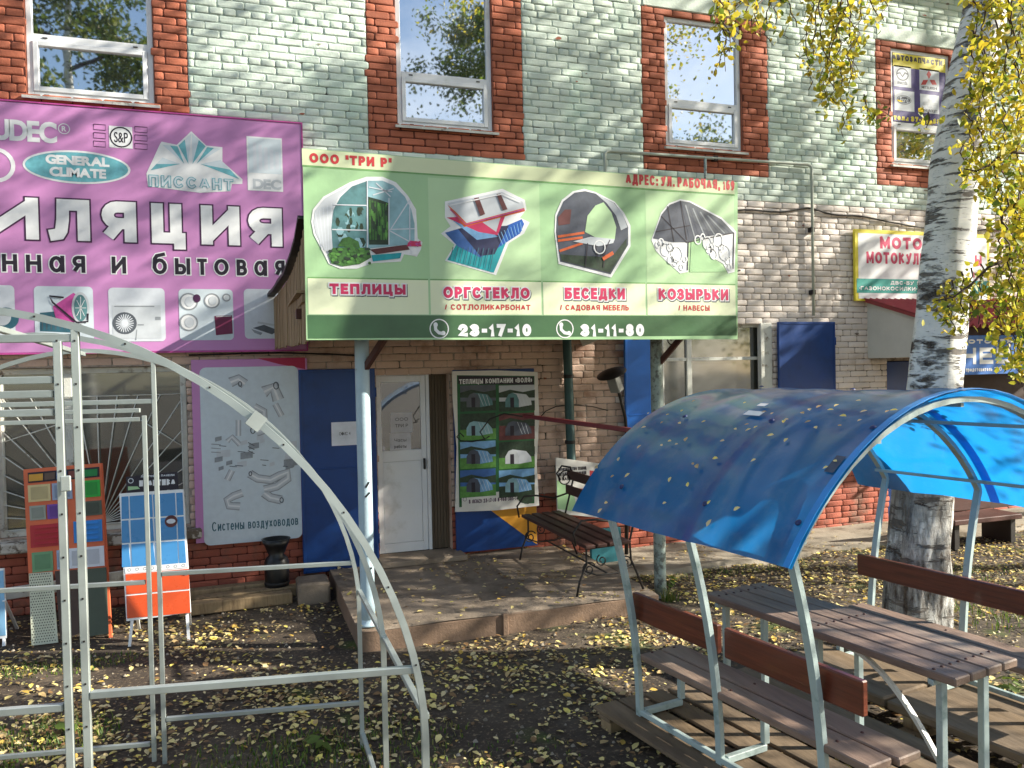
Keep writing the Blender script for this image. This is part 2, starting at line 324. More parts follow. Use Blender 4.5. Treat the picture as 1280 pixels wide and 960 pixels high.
    def text(s, name, m, txt, u0, u1, ur, vt, vb, lay, bold=0, ref='Н', gap=None, glyphs=None, core=None, wt=.13):
        """txt fitted between pixel columns u0..u1; cap (or x-) height vt..vb read at column ur; glyphs=[(u0,u1),...] fits each letter"""
        s.nt = getattr(s, 'nt', 0)+1; name = name+'#t%d' % s.nt
        if all(c == ' ' or c in GL for c in txt):
            zb = s.loc(ur, vb)[1]; zt = s.loc(ur, vt)[1]; H = (zt-zb)/(.72 if ref.islower() else 1); core = bold if core is None else core
            th0 = wt*H+2*core; th = wt*H+2*bold; items = []; sp = (.16 if gap is None else gap)
            if glyphs: items = [(c, s.loc(a, vb)[0], s.loc(b, vb)[0]) for c, (a, b) in zip(txt, glyphs)]
            else:
                xa, xb = s.loc(u0, vb)[0], s.loc(u1, vb)[0]; tot = sum((.34 if c == ' ' else GL[c][0])+sp for c in txt)-sp; kx = (xb-xa)/tot; x = xa
                for c in txt:
                    w = .34 if c == ' ' else GL[c][0]
                    if c != ' ': items.append((c, x, x+w*kx))
                    x += (w+sp)*kx
            for j, (c, a, b) in enumerate(items):
                w = b-a
                for k, stk in enumerate(GL[c][1]):
                    fx = lambda q: a+th0/2+q*max(w-th0, w*.2); fz = lambda q: zb+th0/2+q*(H-th0)
                    s.stroke(name, m, [(fx(p), fz(q)) for p, q in stk], th, lay+.07*k+.02*(j % 3))
            return
        """txt fitted between pixel columns u0..u1; cap (or x-) height vt..vb read at column ur; glyphs=[(u0,u1),...] fits each letter"""
        zb = s.loc(ur, vb)[1]; zt = s.loc(ur, vt)[1]; rg = glyph(ref); ky = (zt-zb)/rg[6]; sp = .07 if gap is None else gap
        items = []
        if glyphs:
            for ch, (a, b) in zip(txt, glyphs):
                g = glyph(ch); xa = s.loc(a, vb)[0]; xb = s.loc(b, vb)[0]; items.append((ch, xa, (xb-xa)/(g[4]-g[3])))
        else:
            xa, xb = s.loc(u0, vb)[0], s.loc(u1, vb)[0]; tot = 0
            for ch in txt: g = glyph(ch); tot += (.3 if ch == ' ' else g[4]-g[3]) + sp
            tot -= sp; kx = (xb-xa)/tot; x = xa
            for ch in txt:
                g = glyph(ch); items.append((ch, x, kx)); x += ((.3 if ch == ' ' else g[4]-g[3]) + sp)*kx
        for ch, x, kx in items:
            outs, holes, sg, gx0 = glyph(ch)[:4]; k = 0
            for po in outs:
                hs = [h for h in holes if inside(h[0], po) or inside(h[len(h)//2], po)]
                T = lambda p: [(x+(a-gx0)*kx, zb+b*ky) for a, b in p]
                q = T(po); hh = [T(h) for h in hs]
                if bold:
                    q = offset_poly(q, bold if area2(q) > 0 else -bold)
                    h2 = []
                    for h in hh:
                        a0 = area2(h); hn = offset_poly(h, -bold if a0 > 0 else bold)
                        if abs(area2(hn)) < abs(a0) and area2(hn)*a0 > 0 and abs(area2(hn)) > 1e-7: h2.append(hn)
                    hh = h2
                s.put(name, m, q, lay+k*.08, hh); k += 1
    def build(s, parent, thick=None):
        for name, (mb, mats) in s.mb.items():
            me = bpy.data.meshes.new(name); me.from_pydata(mb.v, [], mb.f)
            for m in mats: me.materials.append(m)
            me.polygons.foreach_set('material_index', mb.m); me.update()
            wparent(obj(name.split('#')[0], me), parent)
        s.mb = {}
M = {}
def WM(p):
    if p is None: return Matrix.Identity(4)
    return (WM(p.parent) @ p.matrix_parent_inverse if p.parent else Matrix.Identity(4)) @ p.matrix_basis
def wparent(o, p):
    o.parent = p; o.matrix_parent_inverse = WM(p).inverted(); return o
def part(name, mb, p, mats, label=None):
    o = wparent(obj(name, mb, None, mats), p)
    if label: o['label'] = label
    return o
M.update(
 green=mat('green_paint', (206, 219, 208), .75, var=.09, vs=2.2, bump=.5, bs=45, attr=.09, col2=(160, 190, 172), c2s=1.1, c2lo=.5, c2hi=.75),
 cream=mat('cream_paint', (224, 214, 206), .75, var=.08, vs=2.0, bump=.5, bs=45, attr=.09, col2=(172, 158, 146), c2s=1.7, c2lo=.52, c2hi=.75),
 redb=mat('red_brick_paint', (174, 100, 74), .8, var=.22, vs=3, bump=.5, bs=60, attr=.16),
 base=mat('red_base_paint', (168, 92, 72), .85, var=.2, vs=2.5, bump=.7, bs=50, attr=.2, col2=(110, 84, 70), c2s=2.4, c2lo=.5, c2hi=.66),
 pink=mat('shaded_pinkish_paint', (206, 178, 160), .8, var=.1, vs=2, bump=.6, bs=45, attr=.12, col2=(150, 112, 92), c2s=2.2, c2lo=.52, c2hi=.7),  # pinkish cream round the entrance, with the canopy's shade put into the colour
 joint_g=mat('green_joint', (168, 184, 172), .95, var=.3, vs=14, bump=.7, bs=80, col2=(62, 64, 56), c2s=5, c2lo=.52, c2hi=.64),
 joint_c=mat('cream_joint', (164, 152, 140), .95, var=.35, vs=14, bump=.7, bs=80, col2=(66, 58, 50), c2s=5, c2lo=.50, c2hi=.64),
 joint_r=mat('red_joint', (84, 40, 30), .95, var=.35, vs=14, bump=.7, bs=80),
 pvc=mat('white_plastic', (232, 234, 236), .35, var=.04, vs=3, col2=(190, 190, 184), c2s=3, c2lo=.58, c2hi=.8),
 oldwhite=mat('old_white_paint', (206, 208, 200), .6, var=.1, vs=9, bump=.4, bs=70, col2=(120, 108, 92), c2s=7, c2lo=.58, c2hi=.68),
 conc=mat('concrete', (140, 126, 110), .9, var=.16, vs=3, bump=.8, bs=40, col2=(92, 78, 62), c2s=2.5, c2lo=.48, c2hi=.7),
 concedge=mat('concrete_edge', (122, 100, 82), .9, var=.15, vs=4, bump=.6, bs=40),
 path=mat('concrete_path', (150, 140, 124), .9, var=.16, vs=2, bump=.8, bs=30, col2=(96, 84, 66), c2s=1.4, c2lo=.5, c2hi=.66),
 blue=mat('blue_paint', (12, 60, 126), .38, var=.12, vs=2, bump=.12, bs=12, col2=(10, 48, 102), c2s=1.6, c2lo=.5, c2hi=.7),
 bluel=mat('bright_blue_paint', (22, 104, 196), .35, var=.12, vs=2, bump=.12, bs=12),
 ochre=mat('ochre_paint', (214, 150, 44), .6, var=.1, vs=5),
 wood=mat('bare_boards', (150, 128, 96), .8, var=.2, vs=3, bump=.5, bs=30, stretch=(8, 8, .7), col2=(96, 76, 54), c2s=4, c2lo=.52, c2hi=.72),
 panelw=mat('beige_panel', (98, 84, 66), .7, var=.12, vs=3, stretch=(10, 10, .6), bump=.3, bs=20),
 dark=mat('dark_metal', (30, 26, 24), .6, var=.2),
 darkin=mat('dark_interior', (34, 32, 28), .9, var=.3, vs=1.2),
 rust=mat('brown_steel', (74, 38, 30), .6, var=.2, bump=.3),
 galv=mat('galvanised_steel', (178, 187, 184), .42, metal=.55, var=.08, vs=9, bump=.06, bs=20),
 post=mat('pale_blue_paint', (168, 190, 200), .5, var=.08, vs=6, bump=.25, bs=40, col2=(90, 96, 92), c2s=9, c2lo=.63, c2hi=.68),
 postg=mat('zinc_post_paint', (150, 166, 160), .5, var=.14, vs=26, bump=.3, bs=60, col2=(98, 104, 98), c2s=16, c2lo=.5, c2hi=.6),
)
# glass: a reflecting pane with the dark room behind it
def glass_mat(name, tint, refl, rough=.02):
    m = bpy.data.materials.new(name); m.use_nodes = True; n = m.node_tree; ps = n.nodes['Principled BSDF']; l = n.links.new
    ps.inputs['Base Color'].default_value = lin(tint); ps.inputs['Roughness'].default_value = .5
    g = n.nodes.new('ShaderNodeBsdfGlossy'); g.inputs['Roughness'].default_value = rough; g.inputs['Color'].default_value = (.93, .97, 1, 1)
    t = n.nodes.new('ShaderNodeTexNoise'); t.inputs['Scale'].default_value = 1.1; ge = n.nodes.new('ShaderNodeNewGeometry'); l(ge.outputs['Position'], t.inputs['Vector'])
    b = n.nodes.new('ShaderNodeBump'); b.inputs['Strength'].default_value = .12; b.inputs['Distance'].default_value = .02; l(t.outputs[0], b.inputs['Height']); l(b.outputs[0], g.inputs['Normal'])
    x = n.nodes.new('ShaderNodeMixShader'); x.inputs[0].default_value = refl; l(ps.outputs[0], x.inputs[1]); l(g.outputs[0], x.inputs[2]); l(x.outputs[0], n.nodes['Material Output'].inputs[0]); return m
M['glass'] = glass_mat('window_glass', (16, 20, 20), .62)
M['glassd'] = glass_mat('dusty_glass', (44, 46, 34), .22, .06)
# ---------------------------------------------------------------- ground
def gh(x, y):
    return .018*math.sin(x*1.7+y*.6)*math.cos(y*1.3-x*.4) + .008*math.sin(x*5.1+1)*math.sin(y*4.3)
def make_ground():
    xs = sorted(set([-150, -90, -50, -30, -18] + [round(-10+i*.16, 3) for i in range(156)] + [16, 20, 28, 40, 60, 90, 150]))
    ys = sorted(set([-150, -90, -50, -30, -20] + [round(-12+i*.16, 3) for i in range(76)] + [.3, 6, 14, 30, 60, 90, 150]))
    v = [(x, y, (gh(x, y) if -9 < x < 14 and -12 < y < .1 else 0)-.004) for y in ys for x in xs]; nx = len(xs)
    f = [(j*nx+i, j*nx+i+1, (j+1)*nx+i+1, (j+1)*nx+i) for j in range(len(ys)-1) for i in range(nx-1)]
    me = bpy.data.meshes.new('ground'); me.from_pydata(v, [], f); me.polygons.foreach_set('use_smooth', [True]*len(f))
    gm = mat('earth', (60, 50, 40), .92, var=.35, vs=1.6, bump=1.0, bs=24, col2=(82, 72, 60), c2s=.9, c2lo=.45, c2hi=.6)
    n = gm.node_tree; ps = n.nodes['Principled BSDF']; src = ps.inputs['Base Color'].links[0].from_socket; ge = n.nodes.new('ShaderNodeNewGeometry')
    for sc, lo, hi, c in ((1.3, .60, .70, (70, 84, 30)), (38, .55, .72, (128, 112, 88)), (9, .6, .75, (38, 30, 24))):
        q = n.nodes.new('ShaderNodeTexNoise'); q.inputs['Scale'].default_value = sc; q.inputs['Detail'].default_value = 6; n.links.new(ge.outputs['Position'], q.inputs[0])
        r_ = n.nodes.new('ShaderNodeMapRange'); r_.inputs[1].default_value = lo; r_.inputs[2].default_value = hi; n.links.new(q.outputs[0], r_.inputs[0])
        mx_ = n.nodes.new('ShaderNodeMix'); mx_.data_type = 'RGBA'; mx_.inputs[7].default_value = lin(c); n.links.new(r_.outputs[0], mx_.inputs[0]); n.links.new(src, mx_.inputs[6]); src = mx_.outputs[2]
    n.links.new(src, ps.inputs['Base Color'])
    me.materials.append(gm); tag(obj('ground', me), kind='structure')
make_ground()
mb = MB(); n_ = 60
pv = []; 
for i in range(n_+1):
    x = 3.75+i*.32
    for y, z in ((-.004, .05), (-1.0-.06*math.sin(i*1.3)-.05*math.sin(i*.37), .045), (-1.06-.06*math.sin(i*1.3)-.05*math.sin(i*.37), -.03)): pv.append((x, y, z+.006*math.sin(i*2.1)))
mb.add(pv, [(i*3+k, i*3+3+k, i*3+4+k, i*3+1+k) for i in range(n_) for k in (0, 1)])
tag(obj('path', mb, None, M['path']), kind='structure')
# ---------------------------------------------------------------- building
bld = thing('brick_building', 'long brick building painted mint green above and cream below, with red brick round its windows', 'building', (2, 0, 0))
OPEN = [(-2.12, -.47, .72, 2.30), (1.40, 2.20, .17, 2.17), (4.76, 6.42, 1.0, 2.72), (8.25, 8.95, .05, 2.2), (9.55, 11.2, .05, 2.25),
        (-1.77, -.68, 4.83, 6.40), (1.70, 2.775, 4.83, 6.40), (4.95, 6.03, 4.83, 6.40), (8.38, 9.42, 4.83, 6.40), (11.9, 12.98, 4.83, 6.4)]
REDR = [(-2.12, -.37, 4.58, 6.47), (1.385, 3.13, 4.55, 6.47), (4.64, 6.41, 4.54, 6.47), (8.12, 9.78, 4.56, 6.47), (11.6, 13.3, 4.56, 6.47)]
def zone(x, z):
    for a, b, c, d in REDR:
        if a < x < b and c < z < d: return 2
    if z > 4.24+.02*math.sin(x*3): return 0
    if z < .74 and x > 3.2: return 3
    if z < .70: return 3
    if z < 3 and x < 4.3: return 4
    return 1
rng = random.Random(3)
BR = []
zz = .0; row = 0
while zz < 7.4:
    z0, z1 = zz, zz+.077; zc = (z0+z1)/2
    hdr = row % 6 == 3; step = .13 if hdr else .26
    x = -4.5 + ((row*.5) % 1)*.26 + (.065 if hdr else 0) + rng.uniform(-.02, .02)
    while x < 15:
        xe = x+step+rng.uniform(-.012, .012)
        cuts = [x, xe]
        for a, b, c, d in OPEN+REDR:
            if c-.01 < zc < d:
                for e in (a, b):
                    if x+.03 < e < xe-.03: cuts.append(e)
        cuts.sort()
        for a, b in zip(cuts[:-1], cuts[1:]):
            xm = (a+b)/2
            if any(o[0]-.005 < xm < o[1]+.005 and o[2] < zc < o[3] for o in OPEN): continue
            if b-a < .03: continue
            BR.append((xm, zc, b-a, zone(xm, zc), len(cuts) == 2, hdr))
        x = xe
    zz += .077; row += 1
def proj(P):
    d = Vector(P)-CAM; Z = d.dot(FW); return 640+F*d.dot(RT)/Z, 480-F*d.dot(UP)/Z, Z
HID = [(-50, 131, 381, 440), (380, 185, 922, 430), (-50, 440, 238, 690), (235, 445, 475, 715), (1068, 285, 1240, 375), (1085, 370, 1280, 480), (560, 462, 690, 700), (0, 560, 250, 800), (1150, 0, 1215, 480), (720, 500, 1280, 640)]
def bgeom(w, h, rr, rough=.0018):
    j = lambda s=rough: rr.uniform(-s, s); c = min(.012, w*.2) + rr.uniform(-.004, .004); g = rr.uniform(.0012, .0036); hw, hh = w/2-g, h/2-rr.uniform(.0014, .0042); d = .009+rr.uniform(-.0025, .0035)
    oc = [(-hw+c, -hh), (hw-c, -hh), (hw, -hh+c*.8), (hw, hh-c*.8), (hw-c, hh), (-hw+c, hh), (-hw, hh-c*.8), (-hw, -hh+c*.8)]
    oc = [(a+j(), b+j()) for a, b in oc]; k = .0045
    V = [(a, 0.0, b) for a, b in oc] + [(a*(1-k/hw), -d+k*.6+j(.0008), b*(1-k/hh)) for a, b in oc] + [(a*(1-2.2*k/hw), -d+j(.001), b*(1-2.4*k/hh)) for a, b in oc]
    Fc = [(i, (i+1) % 8, 8+(i+1) % 8, 8+i) for i in range(8)] + [(8+i, 8+(i+1) % 8, 16+(i+1) % 8, 16+i) for i in range(8)]
    Fc += [(16, 17, 18, 23), (23, 18, 19, 22), (22, 19, 20, 21)]
    return V, Fc
BM = [M['green'], M['cream'], M['redb'], M['base'], M['pink']]
cand = []
for i, (x, z, w, zn, full, hdr) in enumerate(BR):
    if not full: continue
    u, v, Z = proj((x, -.01, z))
    if not (4 < u < 1276 and 3 < v < 957): continue
    if any(a < u < c and b < v < d for a, b, c, d in HID): continue
    cand.append((-(w*.077)/Z/Z, i))
cand.sort(); single = set(i for _, i in cand[:298])
shared = {}
for zn in range(5):
    for hdr in (False, True):
        for k in range(3):
            rr = random.Random(zn*10+k+hdr*5); V, Fc = bgeom(.13 if hdr else .26, .077, rr); me = bpy.data.meshes.new('brick'); me.from_pydata(V, [], Fc); me.materials.append(BM[zn])
            a = me.attributes.new('rnd', 'FLOAT', 'POINT'); a.data.foreach_set('value', [rr.random()]*len(V)); shared[(zn, hdr, k)] = me
VV, FF, MI, RN = [], [], [], []; base = 0
for i, (x, z, w, zn, full, hdr) in enumerate(BR):
    if i in single:
        b = bpy.data.objects.new('brick', shared[(zn, hdr, rng.randrange(3))]); COL.objects.link(b); b.location = (x, rng.uniform(-.002, .002), z); wparent(b, bld); b.rotation_euler = (0, rng.uniform(-.006, .006), rng.choice((0, 0))); continue
    V, Fc = bgeom(w, .077, rng); dy = rng.uniform(-.002, .002)
    VV += [(a+x, b_+dy, c+z) for a, b_, c in V]; FF += [tuple(q+base for q in f) for f in Fc]; base += len(V); MI += [zn]*len(Fc); RN += [rng.random()]*len(V)
me = np_mesh('brick_courses', VV, FF, MI, False, BM, RN); bc = wparent(obj('brick_courses', me), bld); bc['kind'] = 'stuff'
# joint backing, split round the openings and by colour zone
def backing():
    xs = sorted(set([-4.6, 24] + [q for o in OPEN+REDR for q in o[:2]] + [3.2, 4.3])); zs = sorted(set([-.3, 7.6, 4.24, .74, .7, 3.0] + [q for o in OPEN+REDR for q in o[2:]]))
    b = MB()
    for a, c in zip(xs[:-1], xs[1:]):
        for d, e in zip(zs[:-1], zs[1:]):
            xm, zm = (a+c)/2, (d+e)/2
            if any(o[0] < xm < o[1] and o[2] < zm < o[3] for o in OPEN): continue
            zn = zone(xm, zm); b.add([(a, -.0015, d), (c, -.0015, d), (c, -.0015, e), (a, -.0015, e)], [(0, 1, 2, 3)], {0: 0, 1: 1, 2: 2, 3: 2, 4: 1}[zn])
    for o in OPEN:      # reveals
        dp = .22
        for (p, q) in (((o[0], o[2]), (o[0], o[3])), ((o[1], o[3]), (o[1], o[2])), ((o[0], o[3]), (o[1], o[3])), ((o[1], o[2]), (o[0], o[2]))):
            b.add([(p[0], -.0015, p[1]), (q[0], -.0015, q[1]), (q[0], dp, q[1]), (p[0], dp, p[1])], [(0, 1, 2, 3)], 3 if o[2] > 4 else 4)
    return b
me = backing().mesh('wall', [M['joint_g'], M['joint_c'], M['joint_r'], M['redb'], M['pink']]); wl = wparent(obj('wall', me), bld)
part('wall_core', MB().box((-4.6, .25, -.3), (24, .6, 7.6)).box((-4.6, .6, -.3), (-4.3, 9, 7.6)).box((23.7, .6, -.3), (24, 9, 7.6)), bld, M['darkin'])
part('roof', MB().box((-4.9, -.45, 7.6), (24.3, 9.2, 7.75)), bld, M['conc'])
for a, b, c, d in REDR[:]:     # painted concrete lintel over each upper window
    part('lintel', MB().box((a+.02, -.016, 6.475), (b-.02, .2, 6.64), 0, .006), bld, M['green'])
# ---- upper windows
def pvc_window(x0, x1, z0, z1, sheet=None):
    y0 = .03; b = MB(); t = .055
    b.box((x0+.004, y0, z0+.004), (x0+t, y0+.07, z1-.004), 0, .004); b.box((x1-t, y0, z0+.004), (x1-.004, y0+.07, z1-.004), 0, .004)
    b.box((x0+t, y0+.001, z0+.004), (x1-t, y0+.069, z0+t), 0, .004); b.box((x0+t, y0+.001, z1-t), (x1-t, y0+.069, z1-.004), 0, .004)
    zt = 5.385; b.box((x0+t, y0+.001, zt-.03), (x1-t, y0+.069, zt+.035), 0, .004)
    w = part('window', b, bld, M['pvc'])
    s = MB(); q = .045; a0, a1, c0, c1 = x0+t+.001, x1-t-.001, z0+t+.001, zt-.031
    s.box((a0, y0-.012, c0), (a0+q, y0+.05, c1), 0, .004).box((a1-q, y0-.012, c0), (a1, y0+.05, c1), 0, .004).box((a0+q, y0-.011, c0), (a1-q, y0+.05, c0+q), 0, .004).box((a0+q, y0-.011, c1-q), (a1-q, y0+.05, c1), 0, .004)
    part('sash', s, w, M['pvc'])
    part('pane', MB().box((x0+t, y0+.03, zt+.035), (x1-t, y0+.045, z1-t)), w, M['glass'])
    part('pane', MB().box((a0+q, y0+.02, c0+q), (a1-q, y0+.035, c1-q)), w, M['glass'])
    hb = MB()
    for hx in (x0+.16, x1-.16): hb.box((hx-.02, y0-.006, zt-.004), (hx+.02, y0+.0005, zt+.006), 0); hb.box((hx-.02, y0-.004, z0+.022), (hx+.02, y0+.0035, z0+.03), 0)
    part('drain_cap', hb, w, M['dark'])
    sb = MB(); sb.add([(x0-.03, y0, z0+.012), (x1+.05, y0, z0+.012), (x1+.05, -.055, z0-.012), (x0-.03, -.055, z0-.012), (x0-.03, y0, z0-.02), (x1+.05, y0, z0-.02), (x1+.05, -.055, z0-.038), (x0-.03, -.055, z0-.038)], [(0, 1, 2, 3), (7, 6, 5, 4), (3, 2, 6, 7), (0, 3, 7, 4), (1, 5, 6, 2), (0, 4, 5, 1)])
    part('sill', sb, w, M['oldwhite']); return w
for o in OPEN[5:]: pvc_window(*o)
# patches of bare brick and mortar smears where the paint has come away
pm_ = MB()
for k in range(70):
    x, z = rng.uniform(-2.5, 10.5), rng.choice((rng.uniform(4.25, 7.3), rng.uniform(.8, 4.2)))
    if zone(x, z) == 2 or any(o[0]-.1 < x < o[1]+.1 and o[2]-.1 < z < o[3]+.1 for o in OPEN): continue
    n__ = rng.randint(7, 10); rr_ = rng.uniform(.012, .04); q = [(x+math.cos(i*6.283/n__)*rr_*rng.uniform(.6, 1.7), -.0128-.0006*(k % 5), z+math.sin(i*6.283/n__)*rr_*rng.uniform(.3, .7)) for i in range(n__)]
    pm_.add(q, [tuple(range(n__))], k % 2)
x = part('paint_loss', pm_, bld, [mat('bare_grey', (128, 118, 106), .9, var=.3, vs=30), mat('bare_brick', (150, 92, 72), .9, var=.3, vs=30)]); x['kind'] = 'stuff'
# ---- lower left window behind its sunburst grille
def old_window(x0, x1, z0, z1, muls, zt, y0=.06):
    b = MB(); t = .06
    b.box((x0+.003, y0, z0+.003), (x0+t, y0+.08, z1-.003), 0, .005).box((x1-t, y0, z0+.003), (x1-.003, y0+.08, z1-.003), 0, .005).box((x0+t, y0+.002, z0+.003), (x1-t, y0+.078, z0+t), 0, .005).box((x0+t, y0+.002, z1-t), (x1-t, y0+.078, z1-.003), 0, .005)
    xs = [x0+t]+list(muls)+[x1-t]
    for m in muls: b.box((m-.035, y0+.002, z0+t), (m+.035, y0+.078, z1-t), 0, .005)
    w = part('window', b, bld, M['oldwhite'])
    for i in range(len(xs)-1):
        a, c = xs[i]+(.035 if i else 0), xs[i+1]-(.035 if i < len(xs)-2 else 0)
        zz_ = [z0+t]+([zt] if zt else [])+[z1-t]
        if zt: part('glazing_bar', MB().box((a, y0+.006, zt-.02), (c, y0+.07, zt+.02), 0, .003), w, M['oldwhite'])
        for p_, q_ in zip(zz_[:-1], zz_[1:]): part('pane', MB().box((a, y0+.035, p_+.001), (c, y0+.042, q_-.001)), w, M['glassd'])
    return w
w = old_window(-2.12, -.47, .72, 2.30, (-1.52,), None)
g = MB(); cx, cz = -1.27, .80
for k in range(21):
    an = R(8+k*8.2); dx, dz_ = math.cos(an), math.sin(an); t = 9
    for lim in (((-.52-cx)/dx if dx > .01 else 9), ((-2.07-cx)/dx if dx < -.01 else 9), ((2.02-cz)/dz_ if dz_ > .01 else 9)): t = min(t, lim)
    g.tube([(cx+dx*.05, .045, cz+dz_*.05), (cx+dx*t, .045, cz+dz_*t)], .0055, 5)
for p_, q_ in (((-2.05, 1.62), (-1.55, 1.78)), ((-.52, 1.5), (-.9, 1.78)), ((-2.07, 2.02), (-.52, 2.02)), ((-2.07, .79), (-.52, .79)), ((-2.07, .79), (-2.07, 2.02)), ((-.52, .79), (-.52, 2.02))):
    g.tube([(p_[0], .048, p_[1]), (q_[0], .048, q_[1])], .006, 5)
part('grille', g, w, M['oldwhite'])
g = MB(); g.box((-2.25, -.13, .60), (-.36, .05, .70), 0, .015)
sl_ = part('sill', g, w, mat('peeling_sill', (190, 186, 176), .9, var=.2, vs=9, bump=1, bs=30, col2=(104, 92, 78), c2s=11, c2lo=.47, c2hi=.55))
# ---- entrance: white glazed door, beige side panel, lower step
d = part('door', MB().box((1.42, .10, .23), (1.47, .16, 2.15), 0, .004).box((1.90, .10, .23), (1.955, .16, 2.15), 0, .004).box((1.47, .101, 2.08), (1.90, .159, 2.15), 0, .004).box((1.47, .101, 1.22), (1.90, .159, 1.34), 0, .004).box((1.47, .101, .23), (1.90, .159, .33), 0, .004), bld, M['pvc'])
part('lower_panel', MB().box((1.472, .112, .332), (1.898, .15, 1.218), 0, .006), d, M['pvc'])
part('pane', MB().box((1.471, .12, 1.341), (1.899, .135, 2.079)), d, glass_mat('door_glass', (18, 20, 20), .34, .03))
part('handle', MB().box((1.915, .06, 1.12), (1.935, .10, 1.24), 0, .004), d, M['dark'])
part('door_frame', MB().box((1.403, .09, .23), (1.418, .2, 2.165), 0, .003).box((1.958, .085, .23), (1.995, .2, 2.165), 0, .003).box((1.418, .09, 2.152), (1.958, .2, 2.167)), bld, M['pvc'])
for k in range(6): part('side_board', MB().box((1.998+k*.034, .11+.004*(k % 2), .23), (1.998+k*.034+.031, .14, 2.165), 0, .003), bld, M['panelw'])
part('threshold', MB().box((1.36, -.33, .171), (2.28, .10, .228), 0, .008), bld, M['conc'])
pp = Plane((1.7, .118, 1.6), (0, -1, 0))
for (a, b, tx) in (((488, 516), (516, 540), ['ООО', 'ТРИ Р']), ((487, 542), (514, 566), ['Часы', 'работы'])):
    pp.rect('notice#%d' % a[1], mat('paper', (206, 204, 208), .8), a, b, 0)
    for i, t in enumerate(tx): pp.text('notice#%d' % a[1], M['dark'], t, a[0]+6, b[0]-6, (a[0]+b[0])/2, a[1]+6+i*8, a[1]+10+i*8, 1)
pp.build(d)
# blue metal leaves
def leaf(name, x0, x1, z0, z1, y, m, label=None, seam=None, rib=True):
    b = MB().box((x0, y-.03, z0), (x1, y, z1), 0, .004)
    if rib:
        for (a, c, e, f) in ((x0+.004, x0+.03, z0+.004, z1-.004), (x1-.03, x1-.004, z0+.004, z1-.004), (x0+.03, x1-.03, z1-.03, z1-.004), (x0+.03, x1-.03, z0+.004, z0+.03)): b.box((a, y-.036, e), (c, y-.029, f), 0, .002)
    o = part(name, b, bld, m, label)
    if seam: part('seam', MB().box((x0+.03, y-.037, seam), (x1-.03, y-.0295, seam+.018), 0, .003), o, m)
    for hz in (z0+.25, z1-.3): part('hinge', MB().tube([(x1 if x1 > 1.5 or True else x0, y-.03, hz), (x1, y-.03, hz+.1)], .011, 8), o, m)
    return o
dl = leaf('metal_door_leaf', .60, 1.38, .14, 2.235, -.05, M['blue'], 'open blue sheet metal door leaf', seam=1.20)
pp = Plane((1, -.088, 1.5), (0, -1, 0)); pp.rect('paper_notice', mat('paper_white', (222, 226, 236), .8), (414, 528), (446, 556), 0); pp.text('paper_notice', M['dark'], 'ОФИС 4', 424, 438, 430, 540, 544, 1); pp.build(dl)
d2 = leaf('metal_door_leaf', 2.225, 3.17, .20, 2.2, -.05, M['blue'], 'blue and ochre metal door leaf behind the greenhouse poster', rib=False)
pp = Plane((1, -.0815, 1.5), (0, -1, 0)); pp.put('ochre_corner', M['ochre'], [(2.52-1, .72-1.5), (3.155-1, .215-1.5), (3.165-1, .225-1.5), (3.165-1, .80-1.5), (2.46-1, .80-1.5)], 0); pp.build(d2)
leaf('shutter', 4.28, 4.70, .95, 2.78, -.10, M['bluel'], 'narrow bright blue shutter left of the window', seam=1.62)
leaf('shutter', 6.46, 7.34, .98, 2.72, -.05, M['blue'], 'wide blue shutter right of the window')
w = old_window(4.76, 6.42, 1.0, 2.72, (5.26,), 2.27)
for a_, b_ in ((6.24, 6.41), (4.77, 4.86)): part('timber_casing', MB().box((a_, -.02, 1.0), (b_, .055, 2.71), 0, .006), w, M['oldwhite'])
part('curtain', MB().box((4.87, .17, 1.05), (5.22, .19, 2.66)), w, mat('tan_curtain', (150, 128, 104), .9))
part('door', MB().box((8.26, .02, .06), (8.94, .08, 2.19), 0, .006), bld, M['blue'], 'narrow blue door under the awning')
part('door', MB().box((9.56, .03, .06), (11.19, .1, 2.24), 0, .006), bld, mat('brown_door', (56, 36, 26), .7), 'wide brown door under the awning')
# ---------------------------------------------------------------- entrance platform
pl = thing('concrete_platform', 'low worn concrete entrance platform strewn with leaves below the green canopy sign', 'platform', (2.1, -1.1, 0))
b = MB(); nx, ny = 30, 20; x0, x1, y0, y1 = .86, 3.52, -2.2, -.004
tv = []
for j in range(ny+1):
    for i in range(nx+1):
        x = x0+(x1-x0)*i/nx; y = y0+(y1-y0)*j/ny; tv.append((x, y, .165+.006*math.sin(x*5+y*3)-(.012*max(0, 1-(y-y0)/.08) if j == 0 else 0)+rng.uniform(-.002, .002)))
b.add(tv, [(j*(nx+1)+i, j*(nx+1)+i+1, (j+1)*(nx+1)+i+1, (j+1)*(nx+1)+i) for j in range(ny) for i in range(nx)], 0, True)
part('slab_top', b, pl, M['conc'])
b = MB().box((.862, -2.198, -.2), (2.06, -2.14, .150), 0, .008).box((2.075, -2.2, -.2), (3.518, -2.14, .150), 0, .008).box((2.045, -2.222, -.1), (2.09, -2.18, .158), 0, .004).box((.86, -2.138, -.2), (.92, -.01, .150), 0, .008).box((3.46, -2.138, -.2), (3.52, -.01, .150), 0, .008)
part('steel_edge', b, pl, M['concedge'])
blk = tag(obj('concrete_block', MB().box((.50, -.72, -.02), (.80, -.38, .20), 0, .02), None, M['conc']), 'broken concrete block lying left of the platform corner', 'block')
